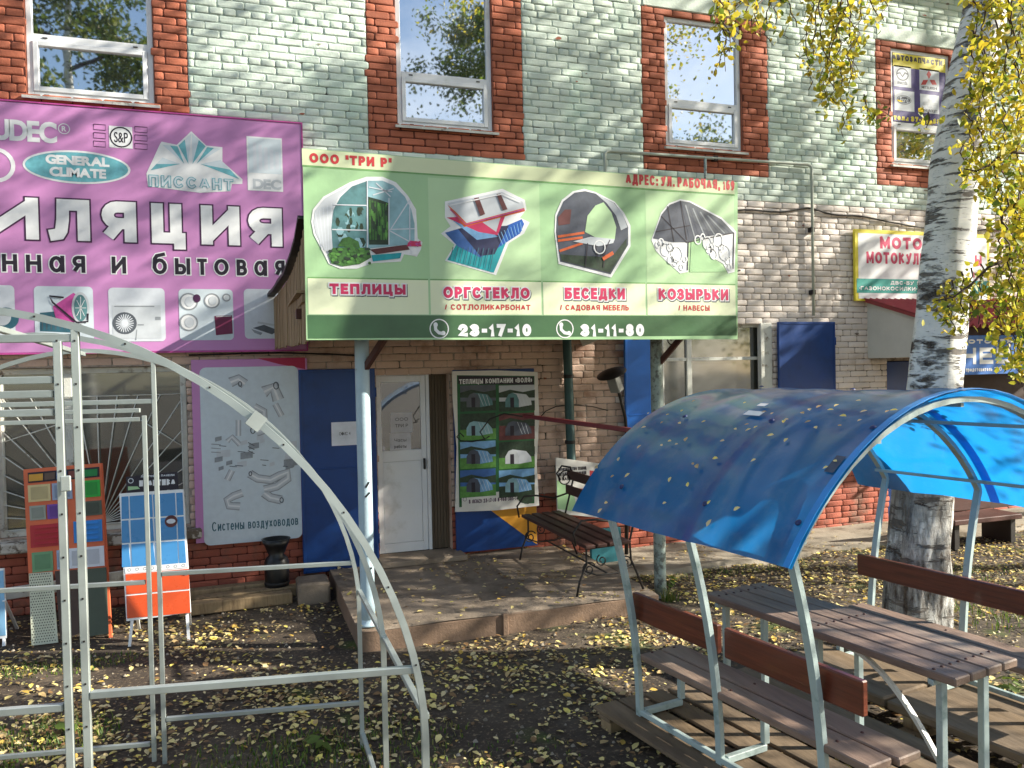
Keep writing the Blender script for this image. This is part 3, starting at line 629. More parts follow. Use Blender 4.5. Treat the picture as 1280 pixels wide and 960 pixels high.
for i, (p_, q_, h_) in enumerate((((-.55, -.62, .06), (.45, -.55, .05), .11), ((-.42, -.40, .055), (.52, -.33, .055), .1), ((-.5, -.18, .06), (.3, -.16, .06), .13))):
    tag(obj('timber_beam', MB().beam(p_, q_, .13, h_, mi=0, bev=.01), None, M['wood']), ['grey beam lying on the ground in front of the black urn', 'weathered middle beam of the three lying by the wall', 'thick beam lying against the wall under the duct poster'][i], 'beam')
# ---------------------------------------------------------------- colours for print
def ink(name, col, rough=.55, var=None, vs=None):
    vin = 'vinyl' in name
    return mat(name, col, rough, var=var if var is not None else (.05 if name in ('ink_white', 'ink_offwhite', 'ink_pale_blue', 'ink_silver', 'ink_light_grey', 'ink_black', 'ink_crimson', 'ink_red', 'ink_yellow', 'poster_white') or vin else .2), vs=vs or 16, bump=.5 if vin else 0, bs=2.2)
I = dict(white=ink('ink_white', (226, 228, 230)), offw=ink('ink_offwhite', (208, 214, 222)), black=ink('ink_black', (34, 26, 40)), plum=ink('ink_plum', (66, 26, 66)),
 purple=ink('vinyl_purple', (192, 132, 186), .45, .08, 1.2), magenta=ink('vinyl_red_violet', (168, 34, 74), .5, .1, 1), pale=ink('ink_pale_blue', (202, 214, 222)), teal=ink('ink_teal', (104, 172, 184)),
 teald=ink('ink_dark_teal', (48, 96, 112)), grey=ink('ink_grey', (140, 146, 152)), lgrey=ink('ink_light_grey', (186, 192, 198)), dgrey=ink('ink_dark_grey', (84, 90, 98)), pink=ink('ink_pink', (186, 74, 148)),
 wine=ink('ink_wine', (112, 34, 72)), crimson=ink('ink_crimson', (196, 44, 92)), redt=ink('ink_red', (188, 52, 56)), green=ink('vinyl_green', (160, 198, 150), .4, .1, .9), green2=ink('vinyl_light_green', (178, 209, 164), .4, .1, .9),
 cream=ink('vinyl_cream', (206, 216, 176), .4, .06, 1), caption=ink('vinyl_caption', (222, 230, 196), .4, .05, 1), dgreen=ink('vinyl_dark_green', (64, 100, 66), .4, .22, 1.4), line=ink('ink_green_line', (110, 160, 96)),
 sky=ink('ink_sky', (112, 160, 204)), skyd=ink('ink_deep_sky', (52, 96, 160)), leafg=ink('ink_leaf', (62, 108, 48), vs=30, var=.4), grass=ink('ink_grass', (84, 138, 60), vs=24, var=.3), forest=ink('ink_forest', (38, 58, 40), vs=26, var=.5),
 tealb=ink('ink_turquoise', (20, 150, 160), vs=12), cobalt=ink('ink_cobalt', (22, 90, 178)), navy=ink('ink_navy', (30, 36, 74)), orange=ink('ink_orange', (206, 96, 48)), brown=ink('ink_brown', (92, 44, 44)), smoke=ink('ink_smoke', (70, 76, 90)),
 glassy=ink('ink_glass', (136, 176, 186), var=.2, vs=9), glassd=ink('ink_glass_dark', (84, 128, 132), var=.25, vs=14), yellow=ink('ink_yellow', (226, 210, 60)), tealband=ink('ink_teal_band', (30, 150, 140)), sblue=ink('sign_blue', (44, 108, 188)),
 violet=ink('ink_violet', (58, 46, 120)), silver=ink('ink_silver', (196, 202, 208)), fgreen=ink('ink_frame_green', (28, 92, 48)), posterw=ink('poster_white', (214, 212, 206)))
ALU = mat('sign_backing', (120, 122, 118), .6, metal=.3)
def board(root, px, y, m, back, thick=.03, name='board', bm=None):
    """rectangular board whose printed face is the pixel outline px laid on the plane y"""
    pts = [wy(u, v, y) for u, v in px]; mb = MB(); mb.prism(pts, (0, thick, 0)); return part(name, mb, root, bm or m)
# ================================================================ purple ventilation sign
sg = thing('ventilation_sign', 'large purple banner advertising ventilation with white letters, at the upper left of the wall', 'sign', (-.8, -.09, 2.45))
Y = -.09
x1 = .675; x0 = -3.1; z0, z1 = 2.462, 4.66
zt = wy(378, 155, Y).z; zb = wy(380, 437, Y).z; xr = wy(380, 300, Y).x
part('board', MB().box((x0, Y+.001, zb), (xr, Y+.04, zt), 0, .004), sg, I['purple'])
part('frame', MB().box((x0, Y-.006, zt+.001), (xr, Y+.045, zt+.014)).box((x0, Y-.006, zb-.014), (xr, Y+.045, zb-.001)).box((xr+.001, Y-.006, zb-.014), (xr+.014, Y+.045, zt+.014)), sg, I['pink'])
P = Plane((0, Y, 3.5), (0, -1, 0), .0012)
for nm, m, bo, la in (('letter_outline', I['plum'], .041, 1), ('lettering', I['white'], .027, 2)):
    P.text(nm, m, 'ИЛЯЦИЯ', 0, 0, 80, 249, 300.5, la, bo, core=.027, glyphs=[(-22, 49), (62, 113), (128, 171), (190, 232), (252, 300), (311, 353)])
gl = [(3, 22), (33, 52), (62, 81), (91, 107), (140, 158), (191, 209), (219, 238), (247, 259), (268, 286), (296, 309), (318, 334), (344, 356)]
for nm, m, bo, la in (('small_letter_outline', I['white'], .013, 1), ('small_lettering', I['black'], .003, 2)):
    P.text(nm, m, 'ннаяибытовая', 0, 0, 100, 321, 341, la, bo, core=.003, ref='н', glyphs=gl)
P.text('logo_lettering', I['white'], 'UDEC', -8, 70, 40, 152.5, 176, 1, .010, 'E'); P.ring('logo_lettering', I['white'], (80, 161), .05, .05, .008, 1); P.text('logo_lettering', I['white'], 'R', 77.5, 82.5, 80, 158, 164, 1.5, .002, 'R')
P.ring('logo_ring', I['white'], (-6, 206), .16, .16, .035, 1)
# S&P emblem
P.rect('emblem', I['white'], (136, 157), (166, 186), 1); P.ring('emblem', I['black'], (151.3, 171.5), .098, .098, .012, 2); P.text('emblem', I['black'], 'S&P', 143, 160, 151, 165.5, 178, 2, .001, 'S')
for k in range(3):
    for a, b in ((117, 132), (168.5, 184)):
        v = 155+k*10.5 + (0 if a < 130 else 3); q = [(a, v), (b, v+1.2), (b, v+8), (a, v+6.8), (a, v)]; P.line('emblem_bars', I['plum'], q, .006, 1)
P.disc('oval_emblem', I['white'], (97, 209), .45, .155, 1, 40); P.disc('oval_emblem', I['teal'], (97, 209), .43, .137, 2, 40)
P.text('oval_lettering', I['white'], 'GENERAL', 58, 136, 97, 196, 206, 3, .006, 'E'); P.text('oval_lettering', I['white'], 'CLIMATE', 63, 132, 97, 211, 221, 3.6, .006, 'E')
# star emblem
P.poly('star_emblem', I['white'], [(183, 217), (200, 180), (202, 177), (221, 181), (239, 164), (258, 182), (278, 184), (278, 202), (303, 224), (303, 230), (290, 230), (288, 239), (250, 241), (185, 233)], 1)
c = (238, 199)
for i, (a, b) in enumerate((((188, 213), (203, 197)), ((203, 181), (222, 183)), ((223, 182), (239, 167)), ((240, 167), (257, 183)), ((259, 184), (276, 186)), ((276, 200), (299, 224)))):
    mid = ((a[0]+b[0])/2, (a[1]+b[1])/2); P.poly('star_emblem', I['teal'] if i % 2 == 0 else I['pale'], [a, mid, (c[0]+(i-2.5)*5, c[1]+6)], 2); P.poly('star_emblem', I['pale'] if i % 2 == 0 else I['teal'], [mid, b, (c[0]+(i-2.5)*5, c[1]+6)], 2)
P.text('star_lettering', I['teal'], 'ПИССАНТ', 186, 292, 238, 221, 236, 3, .008, core=.008); P.text('star_lettering', I['pale'], 'ПИССАНТ', 186, 292, 238, 221, 236, 4, .001, core=.008)
P.rect('pale_emblem', I['white'], (308, 170), (354, 240), 1); P.rect('pale_emblem', I['pale'], (310, 172), (352, 218), 2); P.text('pale_emblem', I['lgrey'], 'DEC', 317, 351, 334, 225, 236, 2, .006, 'E')
for k in range(5): P.rect('pale_emblem', I['offw'], (316+k*7, 178+k*3), (321+k*7, 212), 2.5)
# product pictures
for n_, (a, b) in enumerate((((-34, 356), (20, 427)), ((42, 357.5), (118, 426)), ((135, 359.5), (207.5, 426.5)), ((223, 361), (292.5, 425)), ((304.5, 361), (372, 423)))): P.rect('picture_panel#%d' % n_, I['pale'] if n_ % 2 else I['offw'], a, b, 1, .04)
P.disc('picture#0', I['teald'], (8, 398), .1, .1, 2); P.disc('picture#0', I['lgrey'], (3, 396), .07, .08, 3)
P.poly('picture#1', I['teald'], [(50, 391), (72, 389), (76, 396), (94, 404), (94, 416), (50, 414)], 2)
for k in range(7): P.line('picture#1', I['dgrey'], [(53+k*5.6, 394), (53+k*5.6, 412)], .006, 3)
P.poly('picture#1', I['pink'], [(66, 383), (92, 366), (104, 374), (105, 396), (92, 404), (70, 398)], 4); P.disc('picture#1', I['lgrey'], (101, 385), .075, .15, 5); P.disc('picture#1', I['glassd'], (101, 385), .055, .125, 6)
for k in range(8): P.line('picture#1', I['white'], [(101, 385), (101+7*math.cos(k*.785), 385+14*math.sin(k*.785))], .005, 7)
P.line('picture#1', I['black'], [(80, 372), (62, 370), (66, 378), (96, 403), (110, 402), (110, 392)], .016, 8)
P.rect('picture#2', I['silver'], (140, 381), (202, 423), 2); P.line('picture#2', I['grey'], [(143, 383), (193, 383)], .01, 3)
P.disc('picture#2', I['dgrey'], (156, 404), .105, .105, 3)
for k in range(22): an = k*2*math.pi/22; P.line('picture#2', I['offw'], [(156+2*math.cos(an), 404+2*math.sin(an)), (156+11.3*math.cos(an), 404+11.3*math.sin(an))], .008, 4)
P.disc('picture#2', I['offw'], (156, 404), .025, .025, 5); P.rect('picture#2', I['grey'], (194, 396), (201, 400), 3); P.line('picture#2', I['grey'], [(172, 406), (180, 406)], .01, 3); P.line('picture#2', I['grey'], [(171, 412), (170, 425)], .007, 3)
for (cx_, cy_, r_) in ((236, 377, .085), (265, 376, .075), (236, 403, .085), (283, 372, .04)): P.disc('picture#3', I['white'], (cx_, cy_), r_, r_, 2); P.ring('picture#3', I['grey'], (cx_, cy_), r_, r_, .014, 3); P.disc('picture#3', I['silver'], (cx_+1, cy_), r_*.5, r_*.6, 4)
P.disc('picture#3', I['plum'], (246, 373), .035, .04, 5); P.poly('picture#3', I['wine'], [(268, 395), (290, 394), (291, 417), (270, 419)], 3); P.line('picture#3', I['white'], [(270, 396), (289, 395)], .006, 4)
P.poly('picture#4', I['dgrey'], [(316, 410), (330, 406), (348, 413), (340, 418)], 2); P.poly('picture#4', I['grey'], [(314, 411), (328, 416), (326, 419), (318, 416)], 3); P.line('picture#4', I['lgrey'], [(322, 403), (358, 409)], .02, 3)
P.build(sg)
# ================================================================ duct poster
sg = thing('duct_poster', 'tall pale board picturing air ducts in a purple frame beside the blue door', 'sign', (.13, -.07, .53))
Y = -.07
part('board', MB().box((wy(240, 500, Y).x, Y+.001, wy(250, 679, Y).z), (wy(385, 500, Y).x, Y+.03, wy(300, 449, Y).z), 0, .003), sg, I['purple'])
P = Plane((0, Y, 1.5), (0, -1, 0))
P.rect('printed_field', I['pale'], (249, 459.5), (378, 672), 1, .06)
P.put('red_corner', I['magenta'], [(.2, .86), (.67, .86), (.67, .74), (.4, .80)], .5)
P.text('lettering', I['teald'], 'Системы воздуховодов', 265, 373, 320, 648.5, 660, 2, .0005, 'С', wt=.10)
_dn = [0]
def duct(px, w):
    _dn[0] += 1; nm = 'duct_picture#%d' % _dn[0]; P.line(nm, I['grey'], px, w, 2); P.line(nm, I['lgrey'], px, w*.8, 2.6); P.line(nm, I['silver'], px, w*.55, 3); P.line(nm, I['white'], px, w*.2, 4)
duct([(312, 592), (322, 598), (338, 600), (350, 594), (360, 590), (360, 598), (346, 608), (330, 612)], .085)
duct([(303, 616), (292, 620), (284, 625), (286, 632), (300, 633)], .08); duct([(330, 616), (338, 622), (352, 625)], .09)
duct([(288, 478), (298, 474), (306, 480)], .10); duct([(330, 490), (342, 484), (348, 500)], .12); duct([(320, 540), (332, 536), (342, 541)], .10); duct([(298, 525), (298, 545)], .05); duct([(284, 600), (290, 588)], .06)
duct([(318, 508), (330, 514), (330, 526)], .07); duct([(344, 505), (352, 520)], .06); duct([(284, 552), (290, 546), (300, 556)], .05)
for (a, b) in (((300, 480), .028), ((345, 482), .04), ((316, 538), .035), ((352, 625), .03), ((313, 592), .025)): P.ring('duct_picture', I['dgrey'], a, b*.7, b, .009, 5)
r2 = random.Random(5)
for k in range(26):
    u, v = 268+r2.random()*92, 545+r2.random()*40; s = 4+r2.random()*8
    if k % 3: P.poly('duct_picture', (I['lgrey'], I['grey'], I['silver'])[k % 3], [(u, v), (u+s*1.5, v-2), (u+s*1.5, v+s*.6), (u, v+s*.6+2)], 2+.1*k)
    else: P.line('duct_picture', I['dgrey'], [(u, v), (u+s, v+.8)], .007, 5)
for k in range(3): P.line('duct_picture', I['grey'], [(264, 555+k*5), (276, 556+k*5)], .008, 3); P.line('duct_picture', I['dgrey'], [(310, 553+k*5), (318, 557+k*5)], .008, 5.5)
P.build(sg)
# ================================================================ green banner
sg = thing('greenhouse_banner', 'wide green advertising banner with four product pictures above the entrance', 'sign', (2.4, -2.4, 2.43))
Y = -2.4
bl, br = wy(383, 425, Y), wy(922, 424, Y); tl, tr = wy(378, 185, Y), wy(922, 228, Y)
nxg, nzg = 60, 24; vs = []
for j in range(nzg+1):
    for i in range(nxg+1):
        s_, t_ = i/nxg, j/nzg; p = (bl*(1-s_)+br*s_)*(1-t_) + (tl*(1-s_)+tr*s_)*t_; vs.append(p)
mb = MB(); mb.prism([bl, br, tr, tl], (0, .012, 0)); part('sheet', mb, sg, I['green'])
mb = MB(); mb.box((bl.x+.02, Y+.0135, 2.45), (br.x-.02, Y+.05, 2.49)).box((tl.x+.02, Y+.0135, 3.76), (tr.x-.02, Y+.05, 3.80))
for k in range(6): mb.box((bl.x+.02+k*.735, Y+.0512, 2.45), (bl.x+.06+k*.735, Y+.08, 3.78))
part('mounting_frame', mb, sg, M['rust'])
P = Plane((2.4, Y, 3), (0, -1, 0), .0013)
zA = wy(500, 212, Y).z
xL, xR = bl.x+.012, br.x-.008
def bx(x): return x-2.4
def bz(z): return z-3
z_cap1 = wy(460, 349, Y).z; z_cap0 = wy(460, 393, Y).z; z_b0 = wy(460, 424, Y).z
P.put('top_strip', I['cream'], [(bx(xL-.01), bz(wy(378, 206, Y).z)), (bx(xR), bz(wy(920, 243, Y).z)), (bx(xR), bz(tr.z-.005)), (bx(xL-.01), bz(tl.z-.005))], 1)
P.put('top_strip', I['line'], [(bx(xL-.01), bz(wy(378, 208, Y).z)), (bx(xR), bz(wy(920, 245, Y).z)), (bx(xR), bz(wy(920, 243.3, Y).z)), (bx(xL-.01), bz(wy(378, 206.3, Y).z))], 1.2)
cols = [wy(u, 380, Y).x for u in (383, 537, 678, 808, 922)]; cols[0] = xL; cols[-1] = xR
for i in range(4):
    a, b = cols[i]+.008, cols[i+1]-.008
    if i % 2: P.put('picture_field#%d' % i, I['green2'], [(bx(a), bz(z_cap1+.012)), (bx(b), bz(z_cap1+.012)), (bx(b), bz(3.70)), (bx(a), bz(3.70))], .5)
    P.put('caption_panel#%d' % i, I['caption'], [(bx(a), bz(z_cap0)), (bx(b), bz(z_cap0)), (bx(b), bz(z_cap1)), (bx(a), bz(z_cap1))], 1)
    P.put('caption_panel#%d' % i, I['line'], [(bx(a), bz(z_cap1)), (bx(b), bz(z_cap1)), (bx(b), bz(z_cap1+.01)), (bx(a), bz(z_cap1+.01))], 1.1)
P.put('bottom_strip', I['dgreen'], [(bx(xL), bz(z_b0+.008)), (bx(xR), bz(z_b0+.008)), (bx(xR), bz(z_cap0-.006)), (bx(xL), bz(z_cap0-.006))], 1)
T = P.text
T('top_lettering', I['redt'], 'ООО "ТРИ Р"', 387, 489, 440, 194.5, 206.5, 2, .005); T('top_lettering', I['redt'], 'АДРЕС: УЛ. РАБОЧАЯ, 169', 782, 918, 850, 221.5, 234, 2, .004)
for tx, a, b, ur, vt, vb in (('ТЕПЛИЦЫ', 412, 507, 460, 355, 368), ('ОРГСТЕКЛО', 554, 662, 608, 359, 373), ('БЕСЕДКИ', 706, 781, 743, 360, 374), ('КОЗЫРЬКИ', 823, 910, 866, 361, 375)):
    T('caption_shadow', I['dgrey'], tx, a+1, b+1, ur, vt+1.3, vb+1.3, 2, .016, core=.006); T('caption_outline', I['white'], tx, a, b, ur, vt, vb, 3, .016, core=.006); T('caption_lettering', I['crimson'], tx, a, b, ur, vt, vb, 4, .006)
for tx, a, b, ur, vt, vb in (('/ СОТ.ПОЛИКАРБОНАТ', 556, 663, 608, 380.5, 387.5), ('/ САДОВАЯ МЕБЕЛЬ', 700, 786, 743, 381, 388), ('/ НАВЕСЫ', 848, 887, 866, 381.5, 388.5)):
    T('caption_small_lettering', I['redt'], tx, a, b, ur, vt, vb, 2, .002)
for c_, a, b in (((549, 411), 573, 664), ((706, 411), 725, 806)):
    P.ring('phone_mark', I['white'], c_, .078, .078, .009, 2)
    P.line('phone_mark', I['white'], [(c_[0]-5, c_[1]-5), (c_[0]-4.5, c_[1]+1), (c_[0]-.5, c_[1]+5), (c_[0]+5, c_[1]+6)], .026, 2.2)
    P.disc('phone_mark', I['white'], (c_[0]-4.6, c_[1]-5), .018, .02, 2.6, 10); P.disc('phone_mark', I['white'], (c_[0]+5, c_[1]+5.4), .018, .018, 2.8, 10)
T('phone_number', I['white'], '23-17-10', 573, 664, 618, 405, 420.5, 2, .009, '2'); T('phone_number', I['white'], '31-11-80', 726, 805, 765, 405, 420.5, 2, .009, '3')
# picture 1: greenhouse
PL = P.poly
PL('greenhouse_picture', I['white'], [(389, 277), (391, 262), (404, 246), (437, 228), (458, 221), (478, 221), (495, 228), (510, 245), (520, 262), (522, 298), (528, 303), (526, 312), (521, 321), (512, 319), (505, 318), (501, 327), (466, 329), (446, 336), (425, 336), (411, 330), (405, 318), (392, 293)], 2)
PL('greenhouse_picture', I['silver'], [(392, 278), (394, 263), (406, 248), (438, 231), (424, 245), (416, 262), (414, 285), (416, 314), (406, 314), (395, 292)], 3)
PL('greenhouse_picture', I['glassd'], [(416, 313), (414, 285), (417, 262), (426, 246), (440, 233), (457, 227), (459, 226), (459, 311)], 3.2)
PL('greenhouse_picture', I['glassy'], [(459, 226), (478, 226), (492, 232), (506, 246), (514, 262), (518, 280), (518, 305), (459, 311)], 3.4)
PL('greenhouse_picture', I['forest'], [(460, 246), (475, 250), (486, 254), (486, 306), (461, 306)], 4)
for q in ([(417, 256), (458, 257)], [(415, 287), (458, 288)], [(459, 226), (459, 311)], [(486, 248), (486, 306)], [(486, 288), (517, 305)], [(488, 287), (512, 250)], [(512, 250), (512, 304)], [(486, 287), (518, 286)], [(461, 234), (490, 240)], [(466, 244), (492, 236)], [(470, 229), (488, 246)]): P.line('greenhouse_picture', I['offw'], q, .008, 5)
for k in range(7): P.line('greenhouse_picture', I['leafg'], [(462+k*3.4, 250+k), (463+k*3.4, 300)], .014, 4.6)
PL('greenhouse_picture', I['leafg'], [(410, 318), (416, 310), (440, 309), (462, 314), (464, 322), (450, 330), (428, 333), (414, 329)], 5); PL('greenhouse_picture', I['leafg'], [(422, 308), (428, 298), (436, 296), (448, 302), (450, 310)], 5.2)
PL('greenhouse_picture', I['brown'], [(462, 312), (508, 306), (512, 312), (470, 318)], 4.8); PL('greenhouse_picture', I['tealb'], [(464, 319), (502, 316), (500, 323), (466, 327)], 5); PL('greenhouse_picture', I['crimson'], [(508, 308), (512, 301), (524, 302), (527, 308)], 5.4); PL('greenhouse_picture', I['white'], [(513, 310), (522, 310), (521, 319), (515, 319)], 5.4)
r3 = random.Random(9)
for k in range(60):
    u, v = 412+r3.random()*50, 311+r3.random()*18; P.disc('greenhouse_picture', (I['grass'], I['forest'], I['leafg'])[k % 3], (u, v), .012+.012*r3.random(), .012, 6+.02*k, 6)
for k in range(36):
    u, v = 418+r3.random()*38, 262+r3.random()*44; P.disc('greenhouse_picture', (I['forest'], I['glassd'], I['glassy'])[k % 3], (u, v), .012+.02*r3.random(), .02+.02*r3.random(), 3.6+.01*k, 6)
for k in range(22):
    u, v = 462+r3.random()*23, 256+r3.random()*48; P.disc('greenhouse_picture', (I['grass'], I['forest'])[k % 2], (u, v), .01, .02+.02*r3.random(), 4.65+.01*k, 6)
for k in range(14): P.disc('greenhouse_picture', (I['crimson'], I['pink'])[k % 2], (510+r3.random()*15, 302+r3.random()*6), .008, .008, 6+.02*k, 6)
for k in range(5): P.line('greenhouse_picture', I['offw'], [(394+k*5, 266-k*3), (402+k*3, 312)], .006, 3.1)
# picture 2: sheets
PL('sheet_picture', I['white'], [(556, 252), (628, 236), (656, 250), (658, 262), (650, 272), (662, 278), (655, 292), (636, 304), (620, 344), (556, 326), (568, 306), (551, 292), (563, 283), (556, 272)], 2)
for m_, q in ((I['tealb'], [(570, 306), (632, 304), (617, 341), (559, 325)]), (I['cobalt'], [(610, 292), (652, 274), (655, 280), (650, 292), (616, 314)]), (I['skyd'], [(556, 291), (580, 284), (620, 312), (600, 322), (572, 308)]), (I['navy'], [(572, 286), (636, 282), (618, 318), (600, 320)]),
             (I['sky'], [(566, 276), (590, 270), (622, 296), (596, 300)]), (I['crimson'], [(558, 272), (632, 268), (622, 294), (598, 290)]), (I['lgrey'], [(600, 276), (626, 270), (620, 290)]), (I['orange'], [(559, 256), (580, 284), (656, 264), (655, 260), (584, 277)]), (I['silver'], [(559, 254), (627, 240), (653, 252), (655, 260), (583, 279)])):
    PL('sheet_picture', m_, q, 3+[*range(20)][len(q)] * 0 + .3*len(P.mb.get('sheet_picture', (MB(),))[0].m) * .1 + 0)
for k in range(9): P.line('sheet_picture', I['teald'], [(566+k*6.4, 309+k*.2), (562+k*6.2, 325+k*1.6)], .006, 8)
PL('sheet_picture', I['brown'], [(592, 248), (598, 247), (606, 268), (600, 270)], 8.2); PL('sheet_picture', I['brown'], [(620, 243), (625, 242), (634, 262), (628, 263)], 8.2)
for k in range(8): P.line('sheet_picture', I['sky'], [(622+k*4, 292-k*2), (628+k*3.4, 306-k*2.4)], .006, 8)
P.line('sheet_picture', I['white'], [(562, 257), (627, 243), (650, 253)], .008, 8.4); P.line('sheet_picture', I['pink'], [(562, 262), (582, 281), (654, 262)], .008, 8.6)
# picture 3: round summer house
PL('summerhouse_picture', I['white'], [(693, 290), (694, 268), (702, 250), (716, 239), (730, 236), (744, 240), (768, 252), (780, 266), (788, 282), (788, 308), (764, 347), (698, 330)], 2)
PL('summerhouse_picture', I['smoke'], [(695, 290), (696, 270), (704, 252), (718, 241), (731, 239), (744, 242), (768, 254), (778, 268), (785, 284), (785, 306), (763, 343), (700, 327)], 3)
PL('summerhouse_picture', I['lgrey'], [(744, 242), (767, 254), (778, 268), (784, 284), (776, 288), (770, 270), (758, 254)], 4)
PL('summerhouse_picture', I['green2'], [(731, 290), (734, 270), (744, 257), (754, 253), (764, 266), (770, 284), (768, 300), (750, 300)], 4)
PL('summerhouse_picture', I['brown'], [(697, 272), (706, 262), (714, 262), (712, 280), (698, 282)], 4)
for q in ([(697, 296), (730, 291)], [(697, 301), (728, 297)], [(699, 314), (728, 304)]): P.line('summerhouse_picture', I['orange'], q, .02, 5)
PL('summerhouse_picture', I['silver'], [(716, 302), (738, 296), (768, 299), (766, 304), (748, 308)], 6); PL('summerhouse_picture', I['forest'], [(702, 326), (762, 341), (783, 308), (783, 298), (764, 322), (700, 318)], 3.6)
for q in ([(734, 304), (731, 334)], [(744, 306), (746, 322)], [(756, 312), (754, 334)], [(762, 300), (752, 320)]): P.line('summerhouse_picture', I['black'], q, .008, 6.5)
P.ring('summerhouse_picture', I['white'], (749, 309), .055, .06, .01, 7); P.line('summerhouse_picture', I['orange'], [(753, 324), (766, 316)], .03, 7)
# picture 4: canopy with scrolls
PL('canopy_picture', I['white'], [(814, 300), (826, 266), (836, 254), (850, 249), (862, 251), (902, 272), (916, 285), (920, 290), (918, 340), (910, 342), (904, 330), (884, 318), (872, 296), (860, 302), (860, 340), (850, 342), (832, 326), (820, 314)], 2)
PL('canopy_picture', I['green'], [(864, 302), (874, 292), (884, 318), (900, 330), (908, 340), (862, 340)], 2.5)
PL('canopy_picture', I['smoke'], [(816, 298), (827, 268), (837, 256), (850, 251), (862, 253), (900, 274), (917, 291), (880, 296), (858, 303), (840, 303)], 3); PL('canopy_picture', I['dgrey'], [(850, 251), (862, 253), (901, 274), (917, 291), (908, 292), (880, 288), (862, 270)], 3.5)
for k in range(9): P.line('canopy_picture', I['grey'] if k % 2 else I['smoke'], [(852+k*4.6, 254+k*2.2), (862+k*6.2, 298-k*.9)], .012, 3.7)
for q in ([(819, 290), (862, 282)], [(834, 258), (842, 302)], [(826, 270), (858, 303)], [(858, 303), (917, 291)], [(860, 303), (859, 338)], [(917, 291), (916, 336)], [(850, 251), (858, 300)]): P.line('canopy_picture', I['black'], q, .009, 4)
for (u, v, r_) in ((826, 303, .03), (838, 309, .035), (844, 328, .03), (856, 324, .025), (878, 296, .025), (890, 308, .028), (902, 310, .03), (910, 326, .03), (886, 312, .03), (832, 312, .05), (846, 318, .06), (838, 325, .03), (852, 334, .025), (872, 300, .035), (884, 304, .05), (898, 300, .05), (906, 316, .06), (892, 318, .04), (912, 334, .025), (822, 306, .025)): P.ring('canopy_picture', I['white'], (u, v), r_, r_*1.2, .011, 5)
P.build(sg)
# ================================================================ poster with eight greenhouse photographs
sg = thing('greenhouse_poster', 'white edged green poster with eight greenhouse photographs, tied to the blue and ochre door leaf', 'poster', (2.75, -.16, .63))
Y = -.15
q = [(565, 464), (618, 463), (672, 465), (674, 520), (671, 580), (674, 632), (620, 638), (569, 640), (571, 560), (566, 500)]
mb = MB(); mb.prism([wy(u, v, Y) for u, v in q], (0, .012, 0)); part('sheet', mb, sg, I['posterw'])
P = Plane((2.7, Y, 1.5), (0, -1, 0))
P.poly('green_field', I['fgreen'], [(571, 469), (668, 470), (668, 629), (574, 634)], 1); P.poly('title_band', I['black'], [(572, 470), (667, 471), (667, 481), (573, 480)], 2)
P.text('title_lettering', I['white'], 'ТЕПЛИЦЫ КОМПАНИИ «ВОЛЯ»', 574, 665, 620, 473, 479, 3, .002)
for c_ in range(2):
    for r_ in range(4):
        u0_, v0_ = 575+c_*48.5, 482+r_*35.4; u1_, v1_ = u0_+45, v0_+31
        sk = (I['dgrey'], I['lgrey'], I['forest'], I['brown'], I['sky'], I['forest'], I['skyd'], I['sky'])[r_*2+c_]
        gr = (I['forest'], I['forest'], I['grass'], I['brown'], I['grass'], I['grass'], I['grass'], I['forest'])[r_*2+c_]
        P.rect('photograph#%d' % (c_*4+r_), sk, (u0_, v0_), (u1_, v1_), 2+.1*r_); P.rect('photograph#%d' % (c_*4+r_), gr, (u0_, v0_+20), (u1_, v1_), 3); P.poly('photograph#%d' % (c_*4+r_), I['forest'], [(u0_, v0_+9), (u0_+14, v0_+5), (u0_+30, v0_+8), (u1_, v0_+5), (u1_, v0_+15), (u0_, v0_+15)], 2.6)
        g_ = (I['dgrey'], I['glassd'], I['glassy'], I['smoke'], I['smoke'], I['silver'], I['smoke'], I['glassy'])[r_*2+c_]
        a_, b_ = u0_+8, v0_+27; PL = P.poly
        PL('photograph#%d' % (c_*4+r_), g_, [(a_, b_), (a_, b_-9), (a_+4, b_-16), (a_+9, b_-18), (a_+14, b_-16), (a_+17, b_-9), (a_+17, b_)], 4); PL('photograph#%d' % (c_*4+r_), (I['glassd'], I['silver'], I['glassy'], I['smoke'], I['sky'], I['offw'], I['sky'], I['sky'])[r_*2+c_], [(a_+9, b_-18), (a_+26, b_-16), (a_+32, b_-9), (a_+33, b_-3), (a_+17, b_), (a_+17, b_-9), (a_+14, b_-16)], 4.2)
        P.rect('photograph#%d' % (c_*4+r_), I['black'], (a_+6, b_-12), (a_+11, b_), 4.6)
        for k in range(3): P.line('photograph#%d' % (c_*4+r_), I['offw'], [(a_+15+k*5, b_-17+k), (a_+21+k*4, b_-2)], .004, 5)
P.rect('phone_strip', I['posterw'], (577, 618), (656, 630), 2, .02); P.text('phone_lettering', I['plum'], '8 (8362) 23-17-10 8-960-305-14-90', 586, 654, 620, 622, 627, 3, .001, '2'); P.ring('phone_lettering', I['plum'], (581, 624), .022, .022, .004, 3)
P.poly('leaf_print', I['forest'], [(646, 622), (652, 616), (664, 618), (667, 626), (660, 630), (650, 628)], 4)
P.build(sg)
